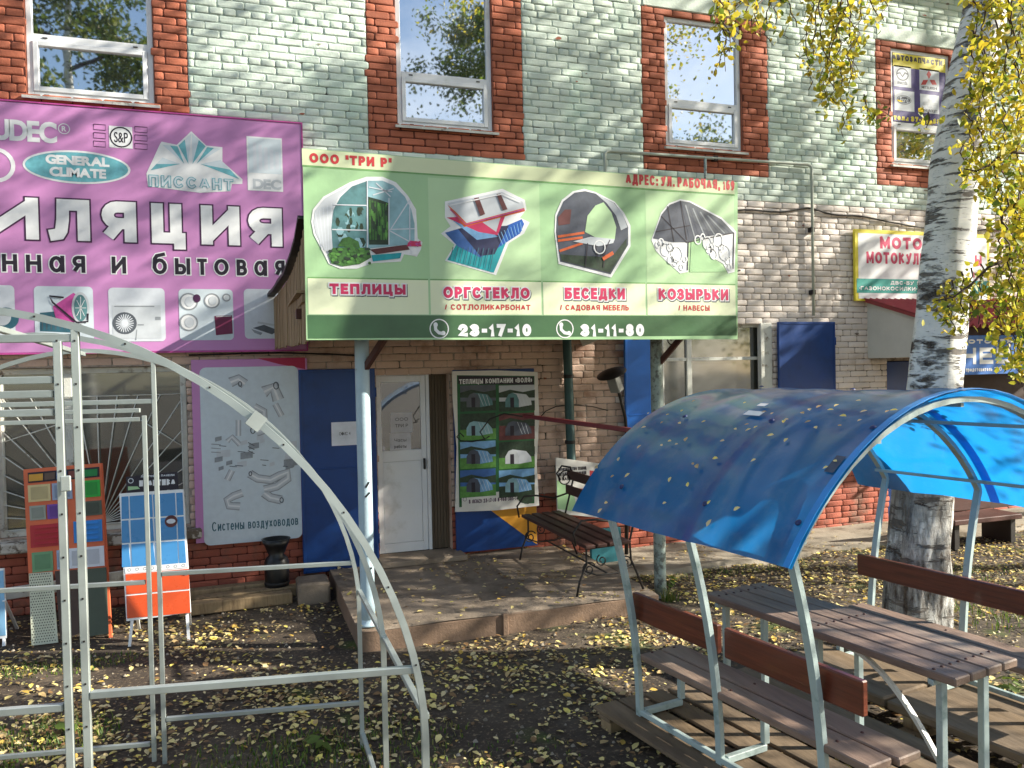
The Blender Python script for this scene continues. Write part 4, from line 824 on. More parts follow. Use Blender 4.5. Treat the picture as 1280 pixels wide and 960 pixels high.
# ================================================================ small board behind the bench
sg = thing('leaning_board', 'small white, green and red printed board leaning on the wall behind the iron bench', 'sign', (3.7, -.2, .6))
P = Plane((3.7, -.2, .9), (0, -1, .08)); mb = MB(); mb.prism([P.p(u, v) for u, v in ((695, 572), (754, 580), (757, 648), (697, 642))], (0, .02, 0)); part('board', mb, sg, I['posterw'])
for m_, q in ((I['green'], [(696, 600), (716, 612), (722, 640), (697, 636)]), (I['redt'], [(737, 588), (755, 590), (757, 646), (738, 644)]), (I['redt'], [(722, 610), (737, 612), (738, 643), (722, 640)])): P.poly('colour_block#%d' % q[0][0], m_, q, 1)
for i, t in enumerate(('ПРОИЗВОДСТВО ТЕПЛИЦ', 'МЕТАЛЛОКОНСТРУКЦИИ', 'И НАВЕСЫ')): P.text('lettering', I['black'], t, 698, 733-(12 if i == 2 else 0), 715, 584+i*6, 588+i*6, 1, .002)
P.build(sg)
# ================================================================ motor shop sign, awning and blue sign
sg = thing('motor_tools_sign', 'white sign with crimson capitals and a yellow border behind the birch trunk', 'sign', (9, -.08, 3))
Y = -.08
zt, zb = wy(1068, 286, Y).z, wy(1071, 376, Y).z; xa, xb = wy(1069, 330, Y).x, wy(1237, 330, Y).x
part('board', MB().box((xa, Y+.001, zb), (xb, Y+.04, zt), 0, .004), sg, I['yellow'])
P = Plane((9, Y, 3.5), (0, -1, 0)); q = .05
P.put('white_field', I['white'], [(xa+q-9, zb+.03-3.5), (xb-q-9, zb+.03-3.5), (xb-q-9, zt-q-3.5), (xa+q-9, zt-q-3.5)], 1)
P.put('teal_band', I['tealband'], [(xa+.02-9, wy(1071, 366, Y).z-3.5), (xb-.02-9, wy(1071, 366, Y).z-3.5), (xb-.02-9, wy(1071, 348, Y).z-3.5), (xa+.02-9, wy(1071, 348, Y).z-3.5)], 2)
P.text('lettering', I['crimson'], 'МОТОБЛОКИ', 1100, 1212, 1110, 296, 311, 2, .012); P.text('lettering', I['crimson'], 'МОТОКУЛЬТИВАТОРЫ', 1083, 1227, 1100, 315, 329.5, 2, .008); P.text('lettering', I['crimson'], 'им', 1212, 1227, 1220, 341, 347, 2, .005, 'и')
P.text('small_lettering', I['white'], 'ДВС-БУ ЭЛЕКТРО', 1113, 1180, 1130, 351.5, 356, 3, .003); P.text('small_lettering', I['white'], '•ГАЗОНОКОСИЛКИ•ЭЛЕКТРО', 1074, 1180, 1100, 358, 363, 3, .003)
P.build(sg)
aw = thing('awning', 'boxy awning with a dark red corrugated roof and white metal cheek below the motor sign', 'awning', (9.2, -.5, 2.2))
AX0, AX1, AY = 7.93, 11.6, -1.15
part('side_cheek', MB().prism([(AX0, -.002, 2.24), (AX0, AY, 2.24), (AX0, AY, 2.66), (AX0, -.002, 2.98)], (.03, 0, 0)), aw, mat('cheek_paint', (198, 200, 192), .6, var=.08, vs=3))
part('front_panel', MB().box((AX0, AY-.03, 2.24), (AX1, AY-.001, 2.62)), aw, mat('front_dark', (60, 34, 32), .7))
part('underside', MB().box((AX0+.032, AY+.002, 2.245), (AX1, -.003, 2.265)), aw, M['darkin'])
mb = MB(); nseg = 76; rv = []
for i in range(nseg+1):
    x = AX0-.12+(AX1-AX0+.2)*i/nseg; h_ = .03*math.cos(i*math.pi)
    jy = rng.uniform(-.015, .015)*(1 if i % 4 < 2 else 2)
    rv += [(x, -.004, 3.03+h_), (x, AY-.22+jy, 2.60+h_), (x, AY-.22+jy, 2.592+h_), (x, -.004, 3.022+h_)]
for i in range(nseg):
    a = i*4; mb.add([], []); mb.f += [(a, a+4, a+5, a+1), (a+1, a+5, a+6, a+2), (a+2, a+6, a+7, a+3)]; mb.m += [0]*3; mb.sm += [False]*3
mb.v = rv; part('corrugated_roof', mb, aw, mat('dark_red_sheet', (150, 56, 64), .5, var=.16, vs=4, bump=.2, col2=(140, 96, 90), c2s=6, c2lo=.6, c2hi=.7))
part('bracket', MB().box((10.6, AY, 2.0), (10.64, -.01, 2.04)), aw, M['dark'])
sg = thing('motor_dealer_sign', 'blue sign with big white letters hanging from the red awning right of the birch', 'sign', (10, AY-.05, 2))
Y = AY-.06; xa, xb = wy(1190, 440, Y).x, wy(1330, 440, Y).x; zt, zb = wy(1230, 419, Y).z, wy(1230, 468, Y).z
part('board', MB().box((xa, Y+.001, zb), (xb, Y+.025, zt), 0, .003), sg, I['sblue'])
P = Plane((9, Y, 2.5), (0, -1, 0))
P.text('lettering', I['white'], 'МОТОТЕХНИКА', 1199, 1302, 1230, 424, 429.5, 1, .006, gap=.2); P.text('lettering', I['white'], 'НЕВА', 1199, 1292, 1230, 434.5, 455, 1, .012); P.text('small_lettering', I['white'], 'ный представитель ЗАО', 1197, 1252, 1230, 460.5, 464, 1, .002, 'н')
P.build(sg)
part('hanger', MB().box((xa+.1, Y+.0255, zt-.1), (xa+.13, AY-.031, zt+.05)).box((xa+.9, Y+.0255, zt-.1), (xa+.93, AY-.031, zt+.05)), sg, M['dark'])
# ================================================================ car parts banner in the upper right window
sg = thing('car_parts_banner', 'yellow and violet car parts banner in the upstairs window by the birch', 'poster', (8.9, .02, 5.4))
Y = .027
x0, x1 = 8.38+.06, 9.42-.06; za, zb = 6.34, 5.425
part('sheet', MB().box((x0, Y, zb), (x1, Y+.005, za)), sg, I['violet'])
P = Plane((8.9, Y, 5.9), (0, -1, 0), .0009)
zs = wy(1150, 87, Y).z; P.put('yellow_band', I['yellow'], [(x0-8.9, zs-5.9), (x1-8.9, zs-5.9), (x1-8.9, za-5.9), (x0-8.9, za-5.9)], 1)
P.text('lettering', I['black'], 'АВТОЗАПЧАСТИ', 1115, 1178, 1150, 72, 79, 2, .007)
for (a, b) in (((1117, 81), (1139, 110)), ((1149, 85), (1174, 115)), ((1118, 112), (1143, 140)), ((1150, 117), (1174, 143))): P.rect('logo_panel#%d' % b[0], I['offw'], a, b, 1)
P.ring('emblem', I['dgrey'], (1128, 93), .105, .085, .014, 2); P.line('emblem', I['dgrey'], [(1121, 92), (1125, 91), (1128, 96), (1131, 91), (1135, 93)], .02, 2.4)
for q in ([(1161, 88), (1164, 93), (1161, 99), (1158, 93)], [(1160, 100), (1157, 106), (1151, 106), (1154, 100)], [(1162, 100), (1168, 100), (1171, 106), (1165, 106)]): P.poly('emblem', I['redt'], q, 2)
P.disc('emblem', I['smoke'], (1130, 125), .125, .06, 2); P.ring('emblem', I['offw'], (1130, 125), .115, .052, .008, 3); P.text('emblem', I['offw'], 'Ford', 1125, 1135, 1130, 122, 128, 3, .002, 'F')
P.poly('emblem', I['lgrey'], [(1154, 127), (1160, 127), (1160, 124), (1166, 125), (1166, 128), (1172, 129), (1171, 133), (1165, 132), (1165, 135), (1159, 134), (1159, 131), (1153, 131)], 2)
for t, a, b, v in (('mazda', 1122, 1134, 104), ('MITSUBISHI', 1152, 1171, 110), ('CHEVROLET', 1153, 1171, 138.5)): P.text('emblem', I['dgrey'], t, a, b, (a+b)/2, v-1.5, v+1.5, 2.2, .001, 'M' if t[0] != 'm' else 'm')
P.text('phone_lettering', I['yellow'], 'тел.: 37-38-63', 1117, 1175, 1145, 146, 152.5, 2, .008, '3')
P.build(sg)
# ================================================================ entrance canopy
cn = thing('entrance_canopy', 'flat entrance canopy on two round posts with dark steel brackets, carrying the green banner', 'canopy', (2.3, -2.0, 0))
def pole_post(x, y, z0, z1, m, lab):
    b = MB().tube([(x+(t-.5)*.004*math.sin(t*7), y, z0+(z1-z0)*t) for t in [k/12 for k in range(13)]], .0575, 20); o = part('post', b, cn, m, lab)
    part('flange', MB().lathe([(0, 0), (.085, 0), (.085, .012), (.06, .02), (.058, .05)], 18, (x, y, z0)), o, m); return o
PX1, PY1, PX2, PY2 = .955, -2.06, 3.76, -1.80
p1 = pole_post(PX1, PY1, .165, 2.62, M['post'], 'peeling pale blue post at the platform corner'); p2 = pole_post(PX2, PY2, -.02, 2.62, M['postg'], 'grey zinc coloured post beyond the platform end')
sc_ = MB()
for z_, a_ in ((1.30, .1), (1.22, .3), (.75, -.2), (.62, .4)): sc_.obox((PX1+.01, PY1-.0575, z_), (.014, .004, .05), Matrix.Rotation(.5+a_, 3, 'Y'))
part('paint_chip', sc_, p1, M['dark'])
part('front_beam', MB().box((.45, PY1-.05, 2.625), (4.3, PY1+.03, 2.70), 0, .004), cn, M['rust'])
part('rear_beam', MB().box((.45, -.09, 2.60), (4.3, -.005, 2.68), 0, .004), cn, M['rust'])
for k in range(6): part('rafter', MB().beam((.5+k*.745, -.092, 2.72), (.5+k*.745, -2.34, 2.76), .05, .06, mi=0, bev=.004), cn, M['wood'])
for (px, py, s_) in ((PX1, PY1, 1), (PX2, PY2, 1)):
    part('bracket', MB().beam((px+.02, py-.03, 2.23), (px+.17, py-.24, 2.50), .045, .05, bev=.004).beam((px-.05, py-.07, 2.575), (px+.22, py-.30, 2.575), .06, .06, bev=.004), cn, M['rust'])
rb = MB()                              # ironwork scroll at the right post
def spiral(c, r, turns, ax, ay, a0=0, n=26): return [Vector(c)+Vector(ax)*(r*(1-.78*k/n)*math.cos(a0+turns*2*math.pi*k/n))+Vector(ay)*(r*(1-.78*k/n)*math.sin(a0+turns*2*math.pi*k/n)) for k in range(n+1)]
rb.tube(spiral((PX2+.13, PY2-.08, 2.44), .07, 1.6, (1, 0, 0), (0, 0, 1)), .006, 6); part('scroll', rb, cn, M['dark'])
part('roof_sheet', MB().prism([(.53, -.003, 2.95), (.53, -2.37, 3.05), (.53, -2.37, 3.035), (.53, -.003, 2.935)], (3.78, 0, 0)), cn, M['dark'])
part('ceiling', MB().prism([(.44, -.1, 2.765), (.44, -2.34, 2.80), (.44, -2.34, 2.82), (.44, -.1, 2.785)], (3.86, 0, 0)), cn, M['wood'])
for k in range(24):                    # boards of the left cheek
    y = -.004-k*.0985; t = -y/2.36; zt_ = 2.955+.10*t+.27*t**5; xs_ = .13*t; zb_ = 2.45-.02*t+rng.uniform(-.012, .012)
    part('cheek_board', MB().box((.372+xs_+rng.uniform(0, .006), y-.097, zb_), (.392+xs_, y, zt_), 0, .003), cn, M['wood'])
for k in range(20): 
    y = -.3-k*.1; part('cheek_board', MB().box((4.30, y-.096, 2.5), (4.32, y, 2.95-.004*k), 0, .003), cn, M['wood'])
eg = MB(); pts = [(.345+.015*k, -.002-.238*k, 2.985+.010*k+.27*(k/10)**5+.008*math.sin(k*1.9)) for k in range(11)]
for a, b_ in zip(pts[:-1], pts[1:]): eg.beam(a, b_, .07, .03)
part('roof_edge', eg, cn, M['dark'])
part('loose_board', MB().beam((3.52, -.6, 2.47), (4.02, -.9, 2.70), .03, .10, bev=.004), cn, M['oldwhite'])
# ================================================================ wall pipes, cables, lamp
gp = thing('gas_pipe', 'thin grey gas pipe running along the wall and down beside the blue shutter', 'pipe', (7.02, -.06, 2.8))
part('pipe_run', MB().tube([(4.105, -.06, 3.9), (4.105, -.06, 4.67), (4.135, -.06, 4.70), (4.17, -.06, 4.705), (6.95, -.06, 4.725), (7.0, -.06, 4.71), (7.02, -.06, 4.67), (7.02, -.06, 2.80)], .018, 10), gp, mat('pipe_paint', (172, 180, 168), .5, var=.1))
for x, z in ((4.105, 4.2), (5.6, 4.715), (7.02, 3.9), (7.02, 3.1)): part('clip', MB().box((x-.03, -.075, z-.03), (x+.03, -.004, z+.03), 0, .004), gp, M['dark'])
part('drop_pipe', MB().tube([(5.45, -.06, 4.71), (5.45, -.06, 4.3), (5.45, -.01, 4.25)], .018, 8), gp, M['postg'])
wr = MB(); cp = [wy(u, v, -.03) for u, v in ((900, 268), (930, 262), (975, 265), (1010, 260), (1040, 268), (1075, 270), (1110, 277), (1150, 284), (1200, 288), (1240, 287), (1290, 289))]
sm = []
for i in range(len(cp)-1):
    p0, p1_, p2_, p3 = cp[max(i-1, 0)], cp[i], cp[i+1], cp[min(i+2, len(cp)-1)]
    for t in (0, .25, .5, .75): sm.append(.5*((2*p1_)+(p2_-p0)*t+(2*p0-5*p1_+4*p2_-p3)*t*t+(3*p1_-p0-3*p2_+p3)*t**3))
tag(obj('cable', wr.tube(sm, .012, 6), None, M['dark']), 'sagging black cable strung along the cream wall under the green paint', 'cable')
wr = MB().tube([wy(u, v, -.03) for u, v in ((236, 444), (300, 442), (350, 441), (420, 443), (470, 446))], .010, 6)
tag(obj('cable', wr, None, M['dark']), 'black cable under the bottom edge of the purple sign', 'cable')
dp = thing('downpipe', 'dark green downpipe on the wall right of the greenhouse poster', 'pipe', (3.6, -.08, 1.1))
part('pipe_run', MB().tube([(3.56, -.09, 2.95), (3.575, -.09, 2.4), (3.60, -.09, .95), (3.6, -.15, .82)], .052, 14), dp, mat('green_pipe', (52, 86, 84), .5, var=.15))
for z in (2.1, 1.35): part('clip', MB().lathe([(.058, -.02), (.06, 0), (.058, .02)], 14, (3.585, -.09, z)), dp, M['dark'])
lp = thing('yard_lamp', 'curved grey pole lamp with a tilted round cap by the blue shutter', 'lamp', (4.15, -.35, 0))
hd = Vector((4.0, -.42, 2.02)); 
lq = [Vector((4.17, -.30, .05)), Vector((4.19, -.30, .9)), Vector((4.2, -.31, 1.35)), Vector((4.17, -.33, 1.62)), Vector((4.08, -.38, 1.88)), Vector((4.02, -.41, 2.02))]
part('pole', MB().tube(lq, [.024, .022, .02, .019, .018, .018], 10), lp, M['dark'])
ax_ = (lq[-1]-lq[-2]).normalized(); q_ = ax_.to_track_quat('Z', 'Y').to_matrix()
part('lamp_body', MB().obox(hd+ax_*.0, (.13, .1, .22), q_, 0, .01), lp, mat('lamp_grey', (138, 140, 136), .5))
part('cap', MB().lathe([(0, .03), (.06, .028), (.17, .0), (.172, -.008), (0, -.006)], 20, hd+ax_*.12, 0, q_), lp, M['dark'])
for k, (a, b_) in enumerate((((675, 522), (700, 506)), ((700, 506), (760, 512)))): pass
wr = MB().tube([wy(u, v, -.05) for u, v in ((675, 522), (682, 514), (695, 508), (715, 506), (740, 508), (760, 513))], .006, 5)
tag(obj('cable', wr, None, M['dark']), 'thin looping black cable between the poster and the curved lamp', 'cable')
rp = thing('iron_pole', 'long thin dark red iron pole jutting over the bench from the greenhouse poster', 'pole', (3.2, -.9, 1.9))
A_, B_ = dz(655, 520, 7.2), dz(812, 541, 5.6)
part('rod', MB().beam(A_, B_, .035, .035, bev=.006), rp, mat('dark_red_iron', (104, 30, 34), .45, var=.15))
cc = dz(578, 545, 7.6)
part('scroll', MB().tube([dz(u, v, 7.45) for u, v in ((656, 521), (630, 517), (612, 524), (600, 540), (606, 549), (612, 545))], .007, 6).tube([dz(u, v, 7.5) for u, v in ((606, 549), (590, 552), (576, 551), (571, 546), (575, 541), (580, 546))], .007, 6), rp, M['dark'])
# vent box / urn by the wall
ur = thing('black_urn', 'black metal litter urn standing under the duct poster against the wall', 'urn', (.33, -.28, 0))
part('body', MB().lathe([(0, .0), (.10, .0), (.115, .03), (.12, .34), (.105, .38), (.075, .41), (.11, .50), (.14, .57), (.125, .57), (.075, .44), (0, .42)], 20, (.33, -.28, 0)), ur, mat('black_enamel', (20, 20, 22), .35))
part('hoop', MB().lathe([(.118, .12), (.126, .135), (.118, .15)], 20, (.33, -.28, 0)), ur, M['dark'])
# ================================================================ bench with iron scrolls
bn = thing('iron_bench', 'brown slatted bench with black wrought iron scroll ends on the entrance platform', 'bench', (3.1, -1.3, .17))
O_ = Vector((2.93, 0, .165)); BL = [( -.52), (-2.02)]
wm = mat('bench_brown', (70, 42, 34), .55, var=.2, vs=5, bump=.4, bs=30, stretch=(1, .15, 1))
for k in range(4): part('seat_slat', MB().box((2.86+k*.115, -2.1, .60+.004*k), (2.86+k*.115+.095, -.42, .632+.004*k), 0, .006), bn, wm)
for k in range(2): part('back_slat', MB().box((3.38+k*.02, -2.1, .82+k*.16), (3.405+k*.02, -.42, .92+k*.16), 0, .006), bn, wm)
for y in (-.52, -2.02):
    e = MB(); X = Vector((1, 0, 0)); Zv = Vector((0, 0, 1))
    def P3(x, z): return Vector((x, y, z))
    e.tube([P3(2.80, .168), P3(2.83, .30), P3(2.90, .45), P3(2.90, .58), P3(3.0, .59), P3(3.28, .60), P3(3.34, .62)], .011, 6)
    e.tube([P3(3.46, .168), P3(3.40, .32), P3(3.34, .45), P3(3.33, .62), P3(3.38, .8), P3(3.44, 1.02), P3(3.40, 1.12), P3(3.30, 1.14), P3(3.24, 1.06), P3(3.28, .99)], .011, 6)
    e.tube(spiral((2.92, y, .40), .07, 1.5, X, Zv, .5), .007, 5); e.tube(spiral((3.29, y, .42), .07, 1.5, -X, Zv, .5), .007, 5); e.tube(spiral((3.05, y, .47), .055, 1.4, X, Zv, 2), .006, 5); e.tube(spiral((3.34, y, 1.0), .09, 1.5, X, Zv, 1), .007, 5)
    e.tube([P3(2.86, .40), P3(3.0, .34), P3(3.2, .34), P3(3.36, .40)], .008, 6)
    e.tube([P3(2.80, .62), P3(2.78, .74), P3(2.86, .84), P3(3.0, .84), P3(3.2, .80), P3(3.36, .84)], .010, 6)
    part('iron_end', e, bn, M['dark'])
part('stretcher', MB().tube([(3.1, -.52, .35), (3.1, -2.02, .35)], .008, 6), bn, M['dark'])
tb = MB().box((3.62, -.55, .02), (3.98, -.50, .42), 0, .004)
tag(obj('teal_board', tb, None, mat('teal_board', (44, 118, 128), .6)), 'small teal board standing on the ground beyond the end of the iron bench', 'board')
# ================================================================ display stands at the left
def tilt_plane(pl_, pr_, lean): 
    d = (pr_-pl_); d.z = 0; d.normalize(); n = Vector((d.y, -d.x, 0)); n = (n*math.cos(lean)+Vector((0, 0, 1))*math.sin(lean)); return n
def panel(P, px, m, name, root, lay, th):
    a = [P.p(u, v, 0)+P.n*lay for u, v in px]; return part(name, MB().prism(a, P.n*th), root, m)
st = thing('tile_panel_stand', 'white framed stand with sky blue tiles above orange tiles and a black header card', 'display stand', (-.65, -1.4, 0))
a, b_ = gz(163, 807), gz(237, 800); n = tilt_plane(a, b_, R(9)); P = Plane((a+b_)/2, n, .0015)
panel(P, [(150, 617), (230, 611.5), (239, 765), (159, 776)], M['pvc'], 'board', st, 0, .03)
P.o = P.o+P.n*.0302
bt, ot = mat('tile_blue', (68, 138, 196), .3, var=.06), mat('tile_orange', (212, 82, 38), .3, var=.08)
for (u0_, u1_, e0, e1) in ((152, 161, 153, 166), (162, 190, 167, 198), (191, 219, 199, 226), (220, 228.5, 227, 236.5)):
    for k in range(3):
        v0_, v1_ = 621+k*30, 649+k*30; f = lambda v: (v-617)/150
        s0 = -(u0_-152)*.07
        q = [(u0_+(e0-u0_)*f(v0_), v0_+s0), (u1_+(e0-u0_)*f(v0_)-.6, v0_+s0-(u1_-u0_)*.08), (u1_+(e1-u1_)*f(v1_)-.6, v1_+s0-(u1_-u0_)*.08), (u0_+(e0-u0_)*f(v1_), v1_+s0)]
        panel(P, q, bt, 'tile', st, 0, .004)
q = [(156.5, 710), (235.5, 703), (236, 709), (157, 717)]; panel(P, q, M['pvc'], 'border_strip', st, .0, .004)
for k in range(8): P.ring('border_print', I['dgrey'], (162+k*9.6, 712.3-k*.8), .014, .012, .003, 4)
for (a0, a1, c0, c1) in ((157, 197, 159, 198), (198, 236, 199, 238)):
    for k in range(2):
        v0_ = 718+k*27; v1_ = v0_+(25 if k == 0 else 28); s0 = -(a0-157)*.09; s1 = -(a1-157)*.09
        t0, t1 = k/2., (k+1)/2.
        panel(P, [(a0+(c0-a0)*t0, v0_+s0), (a1+(c1-a1)*t0, v0_+s1), (a1+(c1-a1)*t1, v1_+s1), (a0+(c0-a0)*t1, v1_+s0)], ot, 'tile', st, 0, .004)
P.disc('sticker', I['brown'], (214, 651.5), .05, .05, 5); P.disc('sticker', I['offw'], (214, 651.5), .035, .02, 6)
panel(P, [(157, 596), (221.5, 589.5), (223, 611), (158, 617)], I['black'], 'header_card', st, -.015, .006)
P2 = Plane(P.o-P.n*.0085, P.n, .0015)
P2.text('header_lettering', I['white'], 'ПРАКТИКА', 174, 219, 196, 599.5, 607, 1, .004); P2.text('header_lettering', I['offw'], 'ЛИСТОВЫЕ ПАНЕЛИ', 176, 218, 196, 593.5, 596, 1, .001); P2.ring('header_lettering', I['offw'], (163.5, 601), .022, .022, .006, 1)
P2.poly('header_print', I['green'], [(160, 613), (160, 608), (172, 608), (175, 611)], 1)
P.build(st); P2.build(st)
def stand_legs(P, root, pts, m, w=.022):
    for (u0_, v0_, u1_, v1_) in pts:
        a = P.p(u0_, v0_); b_ = gz(u1_, v1_); part('leg', MB().beam(a-P.n*.02, Vector((b_.x, b_.y, 0)), w, w, (1, 0, 0)), root, m)
        c_ = Vector((a.x, a.y+.45, 0)); part('rear_leg', MB().beam(a-P.n*.04+Vector((0, 0, .3)), c_, w, w, (1, 0, 0)), root, m)
stand_legs(P, st, ((165, 772, 162, 808), (233, 762, 236, 800)), M['pvc'])
# orange sample rack
st = thing('vent_grille_rack', 'orange rack displaying coloured ventilation grilles in front of the barred window', 'display rack', (-1.36, -.98, 0))
om = mat('rack_orange', (214, 106, 68), .55, var=.08); a, b_ = gz(41, 806), gz(138, 797); n = tilt_plane(a, b_, R(11)); P = Plane((a+b_)/2, n, .002)
panel(P, [(31, 587), (127, 579), (133, 712), (37, 720)], om, 'back_board', st, 0, .02)
for (u0_, v0_, u1_, v1_) in ((31, 587, 42, 806), (126, 579, 138, 797)): part('leg', MB().beam(P.p(u0_, v0_)-P.n*.012, P.p(u1_, v1_)-P.n*.012, .022, .03, P.n), st, om)
P.o = P.o+P.n*.0202
def cell(q, col, name='sample_grille', th=.01, slats=0, sc=None):
    m = mat('sample_%d_%d_%d' % col, col, .45, var=.08); o = panel(P, q, m, name, st, 0, th)
    q = [Vector(x) for x in q]
    if slats:
        for k in range(slats):
            t0, t1 = (k+.35)/(slats+.3), (k+.75)/(slats+.3)
            L0, L1, R0, R1 = q[0].lerp(q[3], t0), q[0].lerp(q[3], t1), q[1].lerp(q[2], t0), q[1].lerp(q[2], t1); iL, iR = .12, .88
            pq = [L0.lerp(R0, iL), L0.lerp(R0, iR), L1.lerp(R1, iR), L1.lerp(R1, iL)]
            aa = [P.p(*x)+P.n*th for x in pq]; part('slat', MB().prism([aa[0], aa[1], aa[2]+P.n*.012, aa[3]+P.n*.012], P.n*.004), o, m)
    else:
        c_ = sum(q, Vector((0, 0)))/4; pq = [c_+(x-c_)*.74 for x in q]; m2 = mat('inner_%d_%d' % col[:2], tuple(int(x*.86) for x in col), .5)
        part('louvre_field', MB().prism([P.p(*x)+P.n*(th+.0005) for x in pq], P.n*.003), o, m2)
    return o
panel(P, [(35, 591), (124, 583.5), (124.5, 596), (35.5, 604)], I['black'], 'header_tray', st, 0, .006)
for (u0_, u1_, c_) in ((36.5, 54, (206, 152, 52)), (56, 69, (92, 72, 60)), (71, 84, (30, 90, 170)), (86, 103, (120, 60, 56)), (105, 122, (24, 126, 62))):
    s0 = -(u0_-35)*.085; m = mat('colour_%d' % c_[0], c_, .4); panel(P, [(u0_, 593.5+s0), (u1_, 592+s0), (u1_, 600.5+s0), (u0_, 602+s0)], m, 'colour_chip', st, .0065, .004)
rows = [([(35, 63, (206, 188, 138)), (65, 90, (150, 164, 190)), (96, 125, (40, 166, 60))], 607, 21), ([(37, 57, (150, 156, 146)), (59, 84, (112, 66, 160)), (97, 127, (78, 86, 72))], 633, 18)]
for cells, v0_, h_ in rows:
    for u0_, u1_, c_ in cells:
        s0, s1 = -(u0_-35)*.085, -(u1_-35)*.085; cell([(u0_, v0_+s0), (u1_, v0_+s1), (u1_+1, v0_+h_+s1), (u0_+1, v0_+h_+s0)], c_)
cell([(38, 657), (82, 653), (83, 681), (39, 685)], (176, 34, 44), slats=4); cell([(92, 652), (127.5, 649), (128.5, 676), (93, 679)], (44, 130, 206), slats=4)
cell([(40, 691), (66, 688.5), (67, 713), (41, 716)], (104, 150, 110)); cell([(71, 688), (80, 687), (81, 711), (72, 712)], (150, 170, 200)); cell([(84, 686), (130, 682), (131, 707), (85, 711)], (214, 218, 228))
for q, c_ in (([(36.5, 717), (66, 714.5), (73, 803), (40, 807)], (196, 200, 180)), ([(69, 714), (97, 712), (104, 790), (76, 800)], (70, 52, 46)), ([(99, 712), (133, 709), (136, 792), (106, 796)], (72, 82, 70))):
    m = mat('screen_%d' % c_[0], c_, .5, var=.1); o = panel(P, q, m, 'mesh_screen', st, 0, .01)
    if c_[0] == 196:
        q = [Vector(x) for x in q]; dm = MB()
        for i in range(9):
            for j in range(26):
                s_, t_ = (i+.5+(.5 if j % 2 else 0))/10, (j+.5)/26.5; c0 = q[0].lerp(q[1], s_).lerp(q[3].lerp(q[2], s_), t_); w_ = P.p(c0.x, c0.y)+P.n*.0108
                dm.add([w_+P.x*.006, w_+P.z*.006, w_-P.x*.006, w_-P.z*.006], [(0, 1, 2, 3)])
        x = part('perforation', dm, o, M['dark']); x['kind'] = 'stuff'
# pale blue stand at the left edge
st = thing('pale_blue_stand', 'pale blue display stand cut off by the left edge, beside the orange rack', 'display stand', (-2.05, -.95, 0))
a, b_ = gz(-60, 811), gz(6, 806); n = tilt_plane(a, b_, R(8)); P = Plane((a+b_)/2, n)
panel(P, [(-62, 715), (6, 710), (9.5, 797), (-58, 804)], M['pvc'], 'board', st, 0, .025); P.o = P.o+P.n*.0252
panel(P, [(-60, 718), (4.5, 713), (7.5, 794), (-56, 801)], mat('stand_blue', (126, 176, 212), .5), 'tile_field', st, 0, .003)
stand_legs(P, st, ((4, 796, 5, 808), (-54, 802, -55, 812)), M['pvc'])
tag(obj('white_plank', MB().beam((-2.6, -.55, .30), (-.95, -.62, .42), .03, .10, bev=.004), None, M['oldwhite']), 'whitish plank propped low behind the orange rack and tiled stand', 'plank')
# ================================================================ greenhouse frame
gf = thing('greenhouse', 'bare galvanised steel arched greenhouse frame with a door in the near end', 'greenhouse frame', (-.86, -5.5, 0))
GO = dz(-60, 481, 2.546); GO.z = 0; gd = Vector((math.cos(R(10)), -math.sin(R(10)), 0)); ga = Vector((math.sin(R(1.6)), math.cos(R(1.6)), 0))
def G(a, t, z): return GO+gd*a+ga*t+Vector((0, 0, z-.04*t))
def arch_z(a, r=1.47, p=1.86): return .93+1.5*max(0, 1-abs(a/r)**p)**(1/p)
def arch(t, w=.034):
    pts = []
    N_ = 44
    for k in range(N_+1):
        th_ = math.pi*(1-k/N_); a = 1.47*math.copysign(abs(math.cos(th_))**(2/1.86), math.cos(th_)); z = .93+1.5*abs(math.sin(th_))**(2/1.86); pts.append(G(a, t, z))
    pts = [G(-1.47, t, 0.0), G(-1.47, t, .5)]+pts+[G(1.47, t, .5), G(1.47, t, 0.0)]
    o = part('arch', MB().sweep(pts, .024, .024, ga), gf, M['galv'])
    ch = MB(); pp_ = [p+(-ga*.0145) for p in pts]       # raised flanges on the face
    return o
for t in (0, 1, 2): arch(t)
def bar(name, a, b_, w=.024, h=.022, up=None): return part(name, MB().beam(a, b_, w, h, up or ga, bev=.002), gf, M['galv'])
